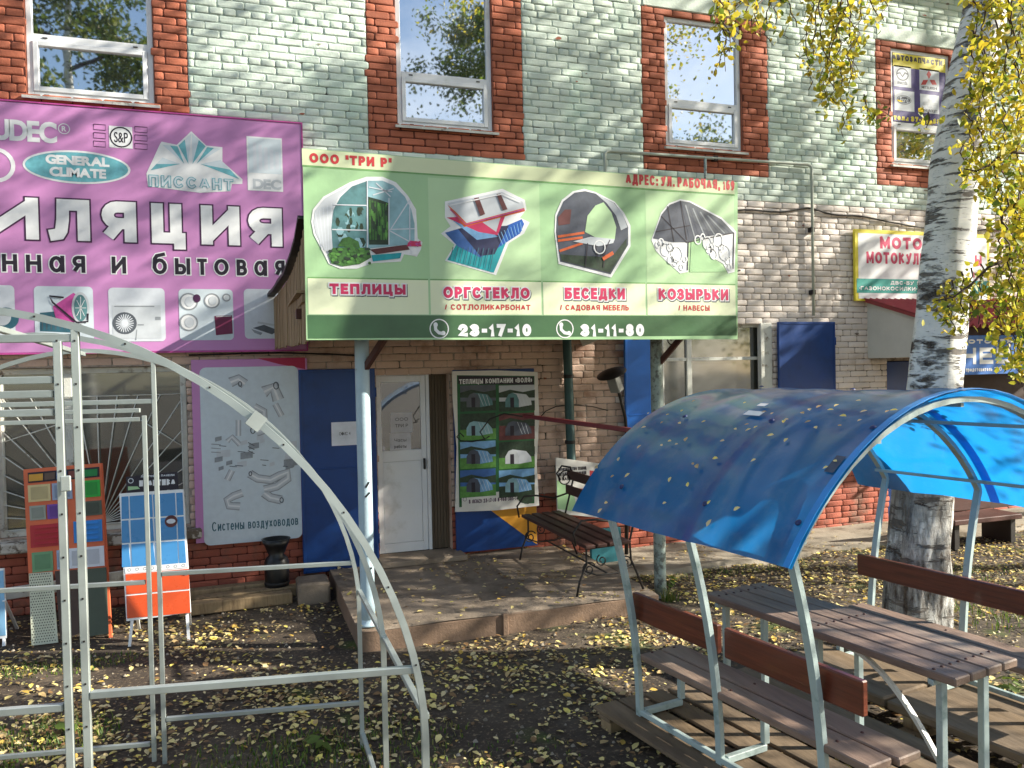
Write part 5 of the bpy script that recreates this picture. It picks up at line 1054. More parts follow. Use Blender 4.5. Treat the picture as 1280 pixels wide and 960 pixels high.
for t, door in ((0, True), (2, True)):
    for a in ((-.45, .370) if t == 0 else (-.66, .365)):
        bar('door_post', G(a, t, 0), G(a, t, arch_z(a)-.01), .024, .024)
    yo = -.0 
    for a0, a1, z in ((.384 if t == 0 else .38, 1.45, 1.16), (-1.45, -.468 if t == 0 else -.675, 1.16)): bar('end_rail', G(a0, t, z), G(a1, t, z), .024, .024)
    for a0, a1, z in ((.384 if t == 0 else .38, 1.46, .33), (-1.46, -.468 if t == 0 else -.675, .33)): bar('end_rail', G(a0, t, z), G(a1, t, z), .024, .024)
    bar('header_rail', G(-.43, t, 2.33 if t == 0 else 2.14), G(.36, t, 2.33 if t == 0 else 2.14), .026, .024)
    # door leaf
    dlf = part('door_leaf', MB().beam(G(.318 if t == 0 else .31, t-.01, .1), G(.318 if t == 0 else .31, t-.01, 2.32 if t == 0 else 2.06), .024, .024, ga, bev=.002).beam(G(-.40 if t == 0 else -.61, t-.01, .1), G(-.40 if t == 0 else -.61, t-.01, 2.3 if t == 0 else 2.06), .024, .024, ga, bev=.002), gf, M['galv'])
    for z in ((2.195, 2.15, 2.09, 1.13, .18) if t == 0 else (2.09, 2.04, 1.12, .2)):
        part('door_rail', MB().beam(G(-.38 if t == 0 else -.59, t-.01, z), G(.302 if t == 0 else .29, t-.01, z), .024, .022, ga, bev=.002), dlf, M['galv'])
for a, z in ((1.475, .99), (-1.475, .99), (1.475, .14), (-1.475, .14), (0, 2.41)):
    bar('purlin', G(a, .0, z), G(a, 2, z), .024, .022, Vector((0, 0, 1)))
br = MB()
for t in (0,):
    for s_ in (1, -1):
        a = .93*s_
        br.obox(G(a, t-.016, arch_z(a)), (.05, .006, .055), Matrix.Rotation(R(10), 3, 'Z') @ Matrix.Rotation(.7*s_, 3, 'Y'))
x = part('splice_plate', br, gf, M['galv'])
part('latch', MB().obox(G(.335, -.035, 1.86), (.03, .01, .05), Matrix.Identity(3), 0, .003), gf, M['galv'])
sc_ = MB()
for a in (.318, .370):
    for k in range(16): sc_.obox(G(a, -.0125-(.01 if a < .36 else 0), .22+k*.14), (.006, .003, .006))
for k in range(14):
    th_ = math.pi*(.06+k*.063); a = 1.47*math.copysign(abs(math.cos(th_))**(2/1.86), math.cos(th_)); sc_.obox(G(a, -.0125, .93+1.5*abs(math.sin(th_))**(2/1.86)), (.006, .003, .006))
x = part('screws', sc_, gf, M['dark']); x['kind'] = 'stuff'
# ================================================================ garden gazebo
GT = R(9.4); GX = Vector((-math.sin(GT), math.cos(GT), 0)); GW = Vector((math.cos(GT), math.sin(GT), 0)); GB = gz(800, 894, .12); GB.z = 0
def Q(w, s, z): return GB+GW*w-GX*s+Vector((0, 0, z))
gm = thing('garden_gazebo', 'garden gazebo with a barrel roof of blue polycarbonate, built-in benches and slatted table', 'gazebo', tuple(Q(1, .7, .12)), GT)
M['gpaint'] = mat('pale_green_grey_paint', (164, 180, 178), .45, var=.08, vs=7, bump=.15, bs=50, col2=(120, 140, 136), c2s=8, c2lo=.55, c2hi=.7)
CW, RC, ZA = 1.03, 1.477, 2.0; ZC = ZA-RC
def rib(s):
    L_ = []
    for k in range(9):
        z = .12+(1.345-.12)*k/8; L_.append((-(1.03+.19*(max(0, z-.12)/1.225)**2), z))
    A_ = [(RC*math.sin(R(an)), ZC+RC*math.cos(R(an))) for an in range(-55, 56, 5)]
    prof = L_+A_+[(-a, z) for a, z in reversed(L_)]
    return [Q(CW+a, s, z) for i, (a, z) in enumerate(prof)]
for s in (0, .68, 1.35): part('rib', MB().sweep(rib(s), .04, .028, GX), gm, M['gpaint'])
for a in (-52, -26, 0, 26, 52): part('roof_purlin', MB().beam(Q(CW+(RC-.03)*math.sin(R(a)), -.02, ZC+(RC-.03)*math.cos(R(a))), Q(CW+(RC-.03)*math.sin(R(a)), 1.35, ZC+(RC-.03)*math.cos(R(a))), .024, .02), gm, M['gpaint'])
# roof: two bent sheets of twin-wall polycarbonate
def poly_mat():
    m = bpy.data.materials.new('blue_polycarbonate'); m.use_nodes = True; n = m.node_tree; ps = n.nodes['Principled BSDF']; l = n.links.new
    ge = n.nodes.new('ShaderNodeTexCoord'); t = n.nodes.new('ShaderNodeTexNoise'); t.inputs['Scale'].default_value = 2.2; t.inputs['Detail'].default_value = 5; l(ge.outputs['Object'], t.inputs['Vector'])
    r_ = n.nodes.new('ShaderNodeValToRGB'); r_.color_ramp.elements[0].position = .35; r_.color_ramp.elements[0].color = lin((12, 66, 130)); r_.color_ramp.elements[1].position = .72; r_.color_ramp.elements[1].color = lin((28, 88, 146)); l(t.outputs[0], r_.inputs[0])
    pass
    t3 = n.nodes.new('ShaderNodeTexNoise'); t3.inputs['Scale'].default_value = 9; t3.inputs['Detail'].default_value = 9; t3.inputs['Roughness'].default_value = .75; l(ge.outputs['Object'], t3.inputs['Vector']); r3 = n.nodes.new('ShaderNodeMapRange'); r3.inputs[1].default_value = .5; r3.inputs[2].default_value = .8; r3.inputs[4].default_value = .38; l(t3.outputs[0], r3.inputs[0])
    dm_ = n.nodes.new('ShaderNodeMix'); dm_.data_type = 'RGBA'; dm_.inputs[7].default_value = lin((150, 160, 160)); l(r3.outputs[0], dm_.inputs[0]); l(r_.outputs[0], dm_.inputs[6]); l(dm_.outputs[2], ps.inputs['Base Color'])
    ps.inputs['Roughness'].default_value = .3; ps.inputs['Coat Weight'].default_value = 1.0; ps.inputs['Coat Roughness'].default_value = .12
    tr = n.nodes.new('ShaderNodeBsdfTranslucent'); tr.inputs[0].default_value = lin((30, 150, 232)); mx_ = n.nodes.new('ShaderNodeMixShader'); mx_.inputs[0].default_value = .46
    b = n.nodes.new('ShaderNodeBump'); b.inputs['Strength'].default_value = .14; b.inputs['Distance'].default_value = .02; t2 = n.nodes.new('ShaderNodeTexNoise'); t2.inputs['Scale'].default_value = 4; l(ge.outputs['Object'], t2.inputs['Vector']); l(t2.outputs[0], b.inputs['Height']); l(b.outputs[0], ps.inputs['Normal'])
    l(ps.outputs[0], mx_.inputs[1]); l(tr.outputs[0], mx_.inputs[2]); l(mx_.outputs[0], n.nodes['Material Output'].inputs[0]); return m
PMAT = poly_mat()
def roof_pt(an, s, dr=0): 
    wav = .007*math.sin(s*6+an*.08)+.004*math.sin(s*17+an*.03)
    return Q(CW+(RC+.030+dr+wav)*math.sin(R(an)), s, ZC+(RC+.030+dr+wav)*math.cos(R(an)))
def sheet(s0, s1, dr, a0=-58, a1=61):
    b = MB(); na, ns = 50, 16; vs = []
    for lay in (0, .005):
        for j in range(ns+1):
            for i in range(na+1): vs.append(roof_pt(a0+(a1-a0)*i/na, s0+(s1-s0)*j/ns, dr+lay))
    N1 = (na+1)*(ns+1); f = []
    for j in range(ns):
        for i in range(na): a = j*(na+1)+i; f += [(a, a+1, a+na+2, a+na+1)]
    b.add(vs[:N1], f, 0, True)
    return b
part('roof_sheet', sheet(-.32, .76, .006), gm, PMAT); part('roof_sheet', sheet(.70, 1.41, .014), gm, PMAT)
eb = MB()
for s in (1.385,): eb.sweep([roof_pt(an, s, .022) for an in range(-58, 61, 5)], .034, .005, GX)
part('edge_tape', eb, gm, mat('edge_tape', (40, 132, 206), .35))
M['wsh'] = mat('washer_navy', (18, 40, 96), .4)
for an, s in ((-50, .05), (-50, .75), (-50, 1.34), (-26, .02), (-26, .72), (-26, 1.34), (0, .0), (0, .7), (0, 1.34), (26, 1.34), (50, 1.34)):
    c_ = roof_pt(an, s, .018); nrm = Vector((0, 0, 1))*math.cos(R(an))+GW*math.sin(R(an)); part('roof_washer', MB().lathe([(0, .009), (.009, .008), (.015, .003), (.016, 0)], 12, c_, 0, nrm.to_track_quat('Z', 'Y').to_matrix()), gm, M['wsh'])
for (an, s, w_, h_, c_) in ((-37, 1.33, .11, .05, (58, 70, 92)), (-24, .55, .05, .12, (200, 206, 214)), (-20, .52, .035, .06, (206, 210, 216))):
    q = [roof_pt(an-w_/RC*28, s-h_/2, .021), roof_pt(an+w_/RC*28, s-h_/2, .021), roof_pt(an+w_/RC*28, s+h_/2, .021), roof_pt(an-w_/RC*28, s+h_/2, .021)]
    part('tape_patch', MB().add(q, [(0, 1, 2, 3)]), gm, mat('patch_%d' % c_[0], c_, .5))
M['deck'] = mat('brown_painted_board', (128, 106, 92), .6, var=.3, vs=16, bump=.5, bs=40, stretch=(1, .12, 1), col2=(150, 132, 116), c2s=5, c2lo=.5, c2hi=.72)
M['varn'] = mat('varnished_board', (98, 46, 28), .42, var=.4, vs=9, bump=.2, bs=18, stretch=(1.5, .2, 6), coat=.3)
def plank(name, w0, w1, s0, s1, z0, z1, m, p=gm, bev=.006): 
    c_ = Q((w0+w1)/2, (s0+s1)/2, (z0+z1)/2); Mx = Matrix((GW, -GX, Vector((0, 0, 1)))).transposed()
    return part(name, MB().obox(c_, (abs(w1-w0), abs(s1-s0), z1-z0), Mx, 0, bev), p, m)
for k in range(4): plank('table_slat', .50+k*.122, .50+k*.122+.112, .02+.008*(k % 2), 1.64, .742, .782, M['deck'])
plank('seat_slat', -.03, .12, .05, 1.60, .470, .508, M['deck']); plank('seat_slat', .135, .285, .04, 1.62, .470, .508, M['deck'])
plank('seat_slat', 1.60, 1.75, .05, 1.60, .470, .508, M['deck']); plank('seat_slat', 1.765, 1.915, .05, 1.62, .470, .508, M['deck'])
for s0, s1 in ((-.05, .675), (.725, 1.555)): plank('backrest_board', -.006, .03, s0, s1, .69, .845, M['varn'])
plank('backrest_board', 2.03, 2.066, -.08, 1.62, .66, .81, M['varn'])
def gb(name, a, b_, w=.036, h=.036): return part(name, MB().beam(Q(*a), Q(*b_), w, h, bev=.003), gm, M['gpaint'])
for s in (.0, .68, 1.33):
    for w0, w1 in ((.02, .30), (2.02, 1.72)):
        gb('bench_foot', (w0, s+.02, .145), (w1, s+.02, .145)); gb('bench_leg', (w1, s+.02, .165), (w1, s+.02, .44)); gb('seat_bearer', (w0+(.02 if w0 < 1 else -.02), s+.02, .452), (w1, s+.02, .452), .03, .03)
for w in (.0, 2.06): gb('base_rail', (w, .02, .145), (w, 1.38, .145), .03, .03)
for s in (.12, .82, 1.52):
    for w in (.58, .90): gb('table_leg', (w, s, .12), (w, s, .722))
    gb('table_bearer', (.50, s, .727), (.98, s, .727), .03, .025)
cv = [Q(.64+.0*k, .95+.62*(k/10)**.9, .70-.56*(k/10)**1.7) for k in range(11)]
part('curved_brace', MB().sweep(cv, .026, .018, GW), gm, mat('sunlit_paint', (210, 212, 206), .4))  # sunlight on the brace is put into this lighter colour
bo = MB()
for k in range(4):
    for s in (.12, .82, 1.52):
        for dw in (.025, .085): bo.lathe([(0, .0055), (.006, .005), (.009, 0)], 8, Q(.50+k*.122+dw, s, .7825))
for w in (.045, .21, 1.675, 1.84):
    for s in (.05, .70, 1.36): bo.lathe([(0, .0055), (.006, .005), (.009, 0)], 8, Q(w, s+.02, .5085))
x = part('bolts', bo, gm, M['rust']); x['kind'] = 'stuff'
# pallets under it
pt = thing('pallet', 'weathered wooden pallet with gaps between its boards under the gazebo bench', 'pallet', tuple(Q(.5, .8, 0)), GT)
M['pal'] = mat('pallet_board', (112, 95, 75), .85, var=.35, vs=14, bump=.5, bs=26, stretch=(1, .2, 1), col2=(112, 92, 66), c2s=5, c2lo=.5, c2hi=.7)
ws = [-.16, .03, .22, .40, .60, .80, .99]
for i, w in enumerate(ws): plank('deck_board', w, w+(.145 if i != 0 else .17), -.24+rng.uniform(-.03, .03), 2.3, .095+rng.uniform(0, .003), .118, M['pal'], pt, .003)
for s in (-.2, .55, 1.3, 2.1): plank('cross_board', -.16, 1.14, s, s+.11, .07, .0945, M['pal'], pt, .003)
for s in (-.2, .55, 1.3, 2.1):
    for w in (-.15, .45, 1.02): plank('block', w, w+.12, s+.005, s+.105, .004, .0695, M['wood'], pt, .004)
pt = thing('pallet', 'stack of pale rough planks under the table and right side of the gazebo', 'pallet', tuple(Q(1.5, .8, 0)), GT)
plank('deck_board', 1.26, 1.71, -.12, .70, .14, .20, M['pal'], pt, .01); plank('deck_board', 1.27, 1.73, .715, 2.1, .135, .19, M['pal'], pt, .01)
plank('deck_board', 1.78, 2.15, -.2, 2.1, .06, .118, M['pal'], pt, .008)
for s in (0, .8, 1.6): plank('cross_board', 1.25, 2.1, s, s+.1, .01, .058, M['wood'], pt, .004)
for s in (0, .8, 1.6): plank('block', 1.3, 1.6, s, s+.1, .06, .134, M['wood'], pt, .004)
dk = thing('dark_bench', 'dark low bench by the wall under the awning, half hidden by the gazebo roof', 'bench', (8.6, -1.0, 0))
part('seat', MB().box((7.7, -1.55, .30), (8.75, -1.15, .36), 0, .008), dk, M['rust']); part('backrest', MB().box((7.7, -1.13, .36), (8.75, -1.08, .62), 0, .008), dk, M['rust'])
for x in (7.75, 8.62): part('leg', MB().box((x, -1.5, 0), (x+.08, -1.1, .298), 0, .006), dk, M['dark'])
# ================================================================ leaves, grass, trees
def leaf_mats(pref, cols, tr=.35):
    out = []
    for i, c in enumerate(cols):
        m = mat('%s_%d' % (pref, i), c, .55, var=.15, vs=25); n = m.node_tree; ps = n.nodes['Principled BSDF']
        t = n.nodes.new('ShaderNodeBsdfTranslucent'); t.inputs[0].default_value = lin(c); x = n.nodes.new('ShaderNodeMixShader'); x.inputs[0].default_value = tr
        n.links.new(ps.outputs[0], x.inputs[1]); n.links.new(t.outputs[0], x.inputs[2]); n.links.new(x.outputs[0], n.nodes['Material Output'].inputs[0]); out.append(m)
    return out
LIT = leaf_mats('litter', [(226, 208, 138), (212, 194, 146), (234, 216, 112), (186, 160, 112), (132, 102, 68), (206, 172, 84)], .1)
FOL = leaf_mats('birch_leaf', [(190, 184, 58), (206, 192, 70), (148, 158, 54), (112, 134, 44), (214, 188, 56)], .45)
DRK = leaf_mats('green_leaf', [(70, 92, 40), (92, 112, 44), (116, 124, 48)], .35)
HEXL = np.array([(0, -.5), (.30, -.18), (.26, .18), (0, .55), (-.26, .18), (-.30, -.18)])   # ovate leaf, folded along the midrib
def leaf_cloud(C_, size, nrm, rngn, fold=.25):
    """C_ (n,3) centres; size (n,); nrm (n,3) unit normals -> verts, two quads per leaf"""
    n = len(C_); a = rngn.normal(size=(n, 3)); a -= (a*nrm).sum(1, keepdims=True)*nrm; a /= np.linalg.norm(a, axis=1, keepdims=True)+1e-9; b = np.cross(nrm, a)
    V = np.zeros((n, 6, 3))
    for k, (x, y) in enumerate(HEXL): V[:, k] = C_ + a*(x*size)[:, None] + b*(y*size)[:, None] + nrm*(abs(x)*fold*size)[:, None]
    base = np.arange(n)[:, None]*6
    Fq = np.concatenate([base+np.array([0, 1, 2, 3]), base+np.array([0, 3, 4, 5])], 1).reshape(-1, 4)
    return V.reshape(-1, 3), Fq
def unit(v): return v/np.linalg.norm(v, axis=1, keepdims=True)
# fallen leaves: thick near the camera, drifts and bare patches
N_ = 165000; rn = np.random.default_rng(5)
X = rn.uniform(-7, 13, N_); Yv = rn.uniform(-8.0, -.05, N_)
den = .5+.5*np.sin(X*1.1+2*np.sin(Yv*1.7))*np.cos(Yv*2.1+X*.7); den2 = .5+.5*np.sin(X*4.3+Yv*2.2+np.sin(Yv*6))
keep = rn.random(N_) < np.clip(.07+.75*den*den2**1.5 + .30*((Yv < -2.6) & (Yv > -3.5)) + .15*(Yv < -4.2) + .35*((X > 3.9) & (Yv > -2.6) & (Yv < -.9)), .03, 1)
onplat = (X > .86) & (X < 3.52) & (Yv > -2.2); onpath = (X > 3.75) & (Yv > -1.0)
keep &= ~(onplat & (rn.random(N_) > .30)) & ~(onpath & (rn.random(N_) > .15)); keep &= ~((X > 2.5) & (X < 4.6) & (Yv > -4.6) & (Yv < -3) & False)
X, Yv = X[keep], Yv[keep]; onplat, onpath = onplat[keep], onpath[keep]
Z = .018*np.sin(X*1.7+Yv*.6)*np.cos(Yv*1.3-X*.4)+.008*np.sin(X*5.1+1)*np.sin(Yv*4.3); Z = np.where(onplat, .176, np.where(onpath, .062, Z+.006)) + rn.uniform(0, .008, len(X))
nr = unit(np.stack([rn.normal(0, .22, len(X)), rn.normal(0, .22, len(X)), np.ones(len(X))], 1)); sz = rn.gamma(6, .0056, len(X)).clip(.010, .07)
V, Fq = leaf_cloud(np.stack([X, Yv, Z], 1), sz, nr, rn, .35)
mi = np.repeat(rn.choice(6, len(X), p=[.22, .19, .09, .2, .22, .08]), 2)
o = tag(obj('fallen_leaves', np_mesh('fallen_leaves', V, Fq, mi, False, LIT)), kind='stuff')
tm = MB()
for k in range(420):
    x, y = rng.uniform(-5, 9), rng.uniform(-7, -.6)
    if .8 < x < 3.6 and y > -2.3: continue
    a = rng.uniform(0, 6.28); l_ = rng.uniform(.04, .22); z = gh(x, y)+.006; tm.tube([(x, y, z), (x+math.cos(a)*l_*.5, y+math.sin(a)*l_*.5, z+.006), (x+math.cos(a+.3)*l_, y+math.sin(a+.3)*l_, z+.002)], .0025, 3)
tag(obj('fallen_twigs', tm, None, M['dark']), kind='stuff')
# pebbles and crumbs
n = 5000; X = rn.uniform(-5, 10, n); Yv = rn.uniform(-7, -.3, n); pm = MB()
V = []; Fq = []
for i in range(n):
    if .84 < X[i] < 3.54 and Yv[i] > -2.24: continue
    r_ = .004+.012*rn.random()**3; z = gh(X[i], Yv[i]); b = len(V); V += [(X[i]-r_, Yv[i]-r_*.7, z-.003), (X[i]+r_, Yv[i]-r_*.8, z-.003), (X[i]+r_*.8, Yv[i]+r_, z-.003), (X[i]-r_*.9, Yv[i]+r_*.8, z-.003), (X[i]-r_*.4, Yv[i]-r_*.3, z+r_*.8), (X[i]+r_*.5, Yv[i]-r_*.4, z+r_*.7), (X[i]+r_*.4, Yv[i]+r_*.4, z+r_*.8), (X[i]-r_*.4, Yv[i]+r_*.4, z+r_*.6)]
    Fq += [(b+4, b+5, b+6, b+7), (b, b+1, b+5, b+4), (b+1, b+2, b+6, b+5), (b+2, b+3, b+7, b+6), (b+3, b, b+4, b+7)]
tag(obj('pebbles', np_mesh('pebbles', V, Fq, None, False, [M['path']])), kind='stuff')
# grass and weeds
def grass(patches):
    V, Fq, mi = [], [], []
    for (cx_, cy_, rx, ry, num, h_) in patches:
        for i in range(num):
            a = rn.uniform(0, 6.28); q = rn.random()**.6; x, y = cx_+math.cos(a)*rx*q, cy_+math.sin(a)*ry*q; z = gh(x, y)-.005; hh = h_*rn.uniform(.4, 1.1); w_ = .0028+.003*rn.random(); d_ = rn.uniform(0, 6.28); bx_, by_ = math.cos(d_), math.sin(d_); ln = rn.uniform(.1, .8)*hh
            b = len(V); V += [(x-by_*w_, y+bx_*w_, z), (x+by_*w_, y-bx_*w_, z), (x+bx_*ln*.35+by_*w_*.8, y+by_*ln*.35-bx_*w_*.8, z+hh*.6), (x+bx_*ln*.35-by_*w_*.8, y+by_*ln*.35+bx_*w_*.8, z+hh*.6), (x+bx_*ln, y+by_*ln, z+hh*.92), (x+bx_*ln+.001, y+by_*ln, z+hh*.93)]
            Fq += [(b, b+1, b+2, b+3), (b+3, b+2, b+5, b+4)]; mi += [int(rn.integers(0, 3))]*2
    return np_mesh('grass', V, Fq, mi, False, leaf_mats('grass', [(74, 106, 34), (104, 128, 46), (130, 124, 66)], .3))
g1, g2, g3, g4 = gz(430, 935), gz(330, 945), gz(40, 925), gz(60, 835)
tag(obj('grass', grass([(g1.x, g1.y, .75, .35, 700, .045), (g2.x, g2.y, .5, .3, 350, .045), (g3.x, g3.y, .5, .35, 800, .05), (g4.x, g4.y, .7, .2, 700, .03), (gz(600, 960).x, gz(600, 960).y, .6, .3, 300, .03), (3.78, -1.95, .08, .06, 60, .14), (6.2, -3.4, .7, .5, 500, .08), (6.8, -2.3, .9, .5, 260, .05), (4.9, -1.25, 1.2, .12, 260, .05)])), kind='stuff')
def weed(x, y, lab, n=9, h_=.12, grp='small green weeds growing out of the leaf litter'):
    V, nn, s_ = [], [], []
    for i in range(n): a = i*2.4; V.append((x+math.cos(a)*.05*(.5+i/n), y+math.sin(a)*.05*(.5+i/n), gh(x, y)+h_*(.3+.7*rn.random()))); nn.append((math.cos(a)*.5, math.sin(a)*.5, .8)); s_.append(rn.uniform(.06, .09))
    v, f = leaf_cloud(np.array(V), np.array(s_), unit(np.array(nn)), rn, .3); rt = thing('weed', lab, 'plant', (x, y, 0), 0, grp)
    wparent(obj('foliage', np_mesh('foliage', v, f, None, False, [DRK[i_] for i_ in (1,)])), rt); sm_ = MB()
    for q in V: sm_.tube([(x, y, -.01), ((x+q[0])/2, (y+q[1])/2, q[2]*.7), q], .0025, 4)
    part('stem', sm_, rt, DRK[0])
for i, (u, v, lb) in enumerate(((84, 918, 'leafy green weed close to the door posts of the greenhouse'), (398, 938, 'leafy green weed at the bottom of the photo behind the arch'), (1262, 868, 'leafy green weed in the litter right of the gazebo table'), (838, 735, 'yellowish green weed at the foot of the grey post'))):
    g = gz(u, v); weed(g.x, g.y, lb, 10, .10)
# leaves lying on the blue roof
RL = [(745, 575), (748, 586), (768, 598), (776, 577), (786, 596), (828, 558), (838, 553), (846, 556), (858, 550), (868, 582), (838, 600), (832, 630), (862, 608), (888, 630), (890, 657), (924, 639), (873, 585), (905, 555), (921, 540), (937, 541), (946, 537), (984, 553), (984, 528), (956, 518), (1013, 515), (1020, 535), (1038, 513), (1054, 521), (1046, 508), (1050, 533), (1110, 518), (1118, 516), (1045, 578), (1033, 586), (945, 580), (896, 576), (806, 537), (880, 528), (850, 530), (760, 630), (752, 640), (812, 520), (835, 520), (965, 548), (800, 560)]
lv = []
vv_, ff_ = leaf_cloud(np.array([(0, 0, 0.)]), np.array([.05]), np.array([(0, 0, 1.)]), rn, .35)
lms = []
for m in LIT[:4]: lms.append(np_mesh('fallen_leaf', vv_, ff_, None, False, [m]))
def hit_roof(u, v):
    d = ray(u, v); best = None
    for k in range(400):
        t = 2.6+k*.012; P_ = CAM+d*t; rel = P_-GB; w = rel.dot(GW)-CW; s = -rel.dot(GX); zz_ = P_.z-ZC
        if zz_ > 0 and (w*w+zz_*zz_) < (RC+.045)**2 and -.30 < s < 1.38: an = math.degrees(math.atan2(w, zz_)); return an, s
    return None
extra = [(760+rng.random()*340, 500+rng.random()*40) for _ in range(14)]
for u, v in RL+extra:
    h = hit_roof(u, v)
    if not h: continue
    an, s = h; p = roof_pt(an, s, .026); nrm = Vector((0, 0, 1))*math.cos(R(an))+GW*math.sin(R(an))
    o = bpy.data.objects.new('fallen_leaf', rng.choice(lms)); COL.objects.link(o); o.location = p; o.rotation_mode = 'QUATERNION'; o.rotation_quaternion = nrm.to_track_quat('Z', 'Y') @ Matrix.Rotation(rng.uniform(0, 6.28), 3, 'Z').to_quaternion(); sc = rng.uniform(.45, .85); o.scale = (sc, sc, sc)
    cell_ = ('low on the left slope', 'halfway up the left slope', 'high on the left slope', 'along the crest')[min(3, max(0, int((an+58)/17)))]; row_ = ('far end', 'far middle', 'near middle', 'near edge')[min(3, max(0, int((s+.32)/.43)))]
    tag(o, '%s yellow birch leaf %s of the blue roof, %s' % ('small' if sc < .65 else 'larger', cell_, row_), 'leaf', 'fallen leaves on the blue gazebo roof')
# ---------------------------------------------------------------- birch bark
def bark_mat():
    m = bpy.data.materials.new('birch_bark'); m.use_nodes = True; n = m.node_tree; ps = n.nodes['Principled BSDF']; l = n.links.new; ps.inputs['Roughness'].default_value = .75
    ge = n.nodes.new('ShaderNodeNewGeometry')
    def nz(scale, s, det=6, ro=.65):
        mp_ = n.nodes.new('ShaderNodeMapping'); mp_.inputs['Scale'].default_value = scale; l(ge.outputs['Position'], mp_.inputs[0]); q = n.nodes.new('ShaderNodeTexNoise'); q.inputs['Scale'].default_value = s; q.inputs['Detail'].default_value = det; q.inputs['Roughness'].default_value = ro; l(mp_.outputs[0], q.inputs[0]); return q.outputs[0]
    def rp_(x, a, b): q = n.nodes.new('ShaderNodeMapRange'); q.inputs[1].default_value = a; q.inputs[2].default_value = b; l(x, q.inputs[0]); return q.outputs[0]
    def mx_(f, A, B):
        q = n.nodes.new('ShaderNodeMix'); q.data_type = 'RGBA'; l(f, q.inputs[0])
        for i, X_ in ((6, A), (7, B)):
            if isinstance(X_, tuple): q.inputs[i].default_value = X_
            else: l(X_, q.inputs[i])
        return q.outputs[2]
    def mth(op, a, b): q = n.nodes.new('ShaderNodeMath'); q.operation = op; [l(x, q.inputs[i]) if not isinstance(x, float) else setattr(q.inputs[i], 'default_value', x) for i, x in enumerate((a, b))]; return q.outputs[0]
    white = mx_(rp_(nz((1, 1, 3), 5), .3, .7), lin((206, 208, 204)), lin((236, 234, 228)))
    sx = n.nodes.new('ShaderNodeSeparateXYZ'); l(ge.outputs['Position'], sx.inputs[0])
    low = rp_(sx.outputs[2], 2.1, .9)
    len_ = rp_(nz((1, 1, 6), 3.0), .555, .60)                    # horizontal lenticel bands
    fine = rp_(nz((1, 1, 9), 15), .62, .66); patch = rp_(nz((1, 1, 2.4), 1.9), .56, .62)
    d = mth('MAXIMUM', mth('MULTIPLY', len_, .9), mth('MULTIPLY', fine, .8)); d = mth('MAXIMUM', d, mth('MULTIPLY', patch, rp_(nz((1, 1, 4), 9), .42, .5)))
    crk = rp_(nz((3.2, 3.2, .9), 3.2, 9, .7), .60, .40); d = mth('MAXIMUM', d, mth('MULTIPLY', low, crk))
    c_ = mx_(d, white, mx_(rp_(nz((2, 2, 2), 9), .4, .6), lin((38, 32, 28)), lin((92, 80, 68)))); l(c_, ps.inputs['Base Color'])
    b = n.nodes.new('ShaderNodeBump'); b.inputs['Strength'].default_value = .9; b.inputs['Distance'].default_value = .03; b.invert = True; l(d, b.inputs['Height']); l(b.outputs[0], ps.inputs['Normal']); return m
BARK = bark_mat(); TWIG = mat('twig_bark', (70, 50, 40), .8)
def trunk_mesh(path, r, n=28, rough=.03):
    pts = []; rs = []
    P_ = [Vector(p) for p in path]
    for i in range(len(P_)-1):
        k = max(3, int((P_[i+1]-P_[i]).length/.09))
        for j in range(k): t = j/k; pts.append(P_[i].lerp(P_[i+1], t)); rs.append(r[i]*(1-t)+r[i+1]*t)
    pts.append(P_[-1]); rs.append(r[-1]); V = []
    for p, q in zip(pts, rs):
        for k in range(n):
            a = 2*math.pi*k/n; amp = rough*(1+2.2*max(0, 1.6-p.z)/1.6); w_ = 1+amp*(math.sin(a*5+p.z*2.3)+.7*math.sin(a*9-p.z*5)+.5*math.sin(a*3+p.z*9))+rng.uniform(-.006, .006); V.append((p.x+math.cos(a)*q*w_, p.y+math.sin(a)*q*w_, p.z))
    f = [(i*n+k, i*n+(k+1) % n, (i+1)*n+(k+1) % n, (i+1)*n+k) for i in range(len(pts)-1) for k in range(n)]
    return np_mesh('trunk', V, f, None, True, [BARK])
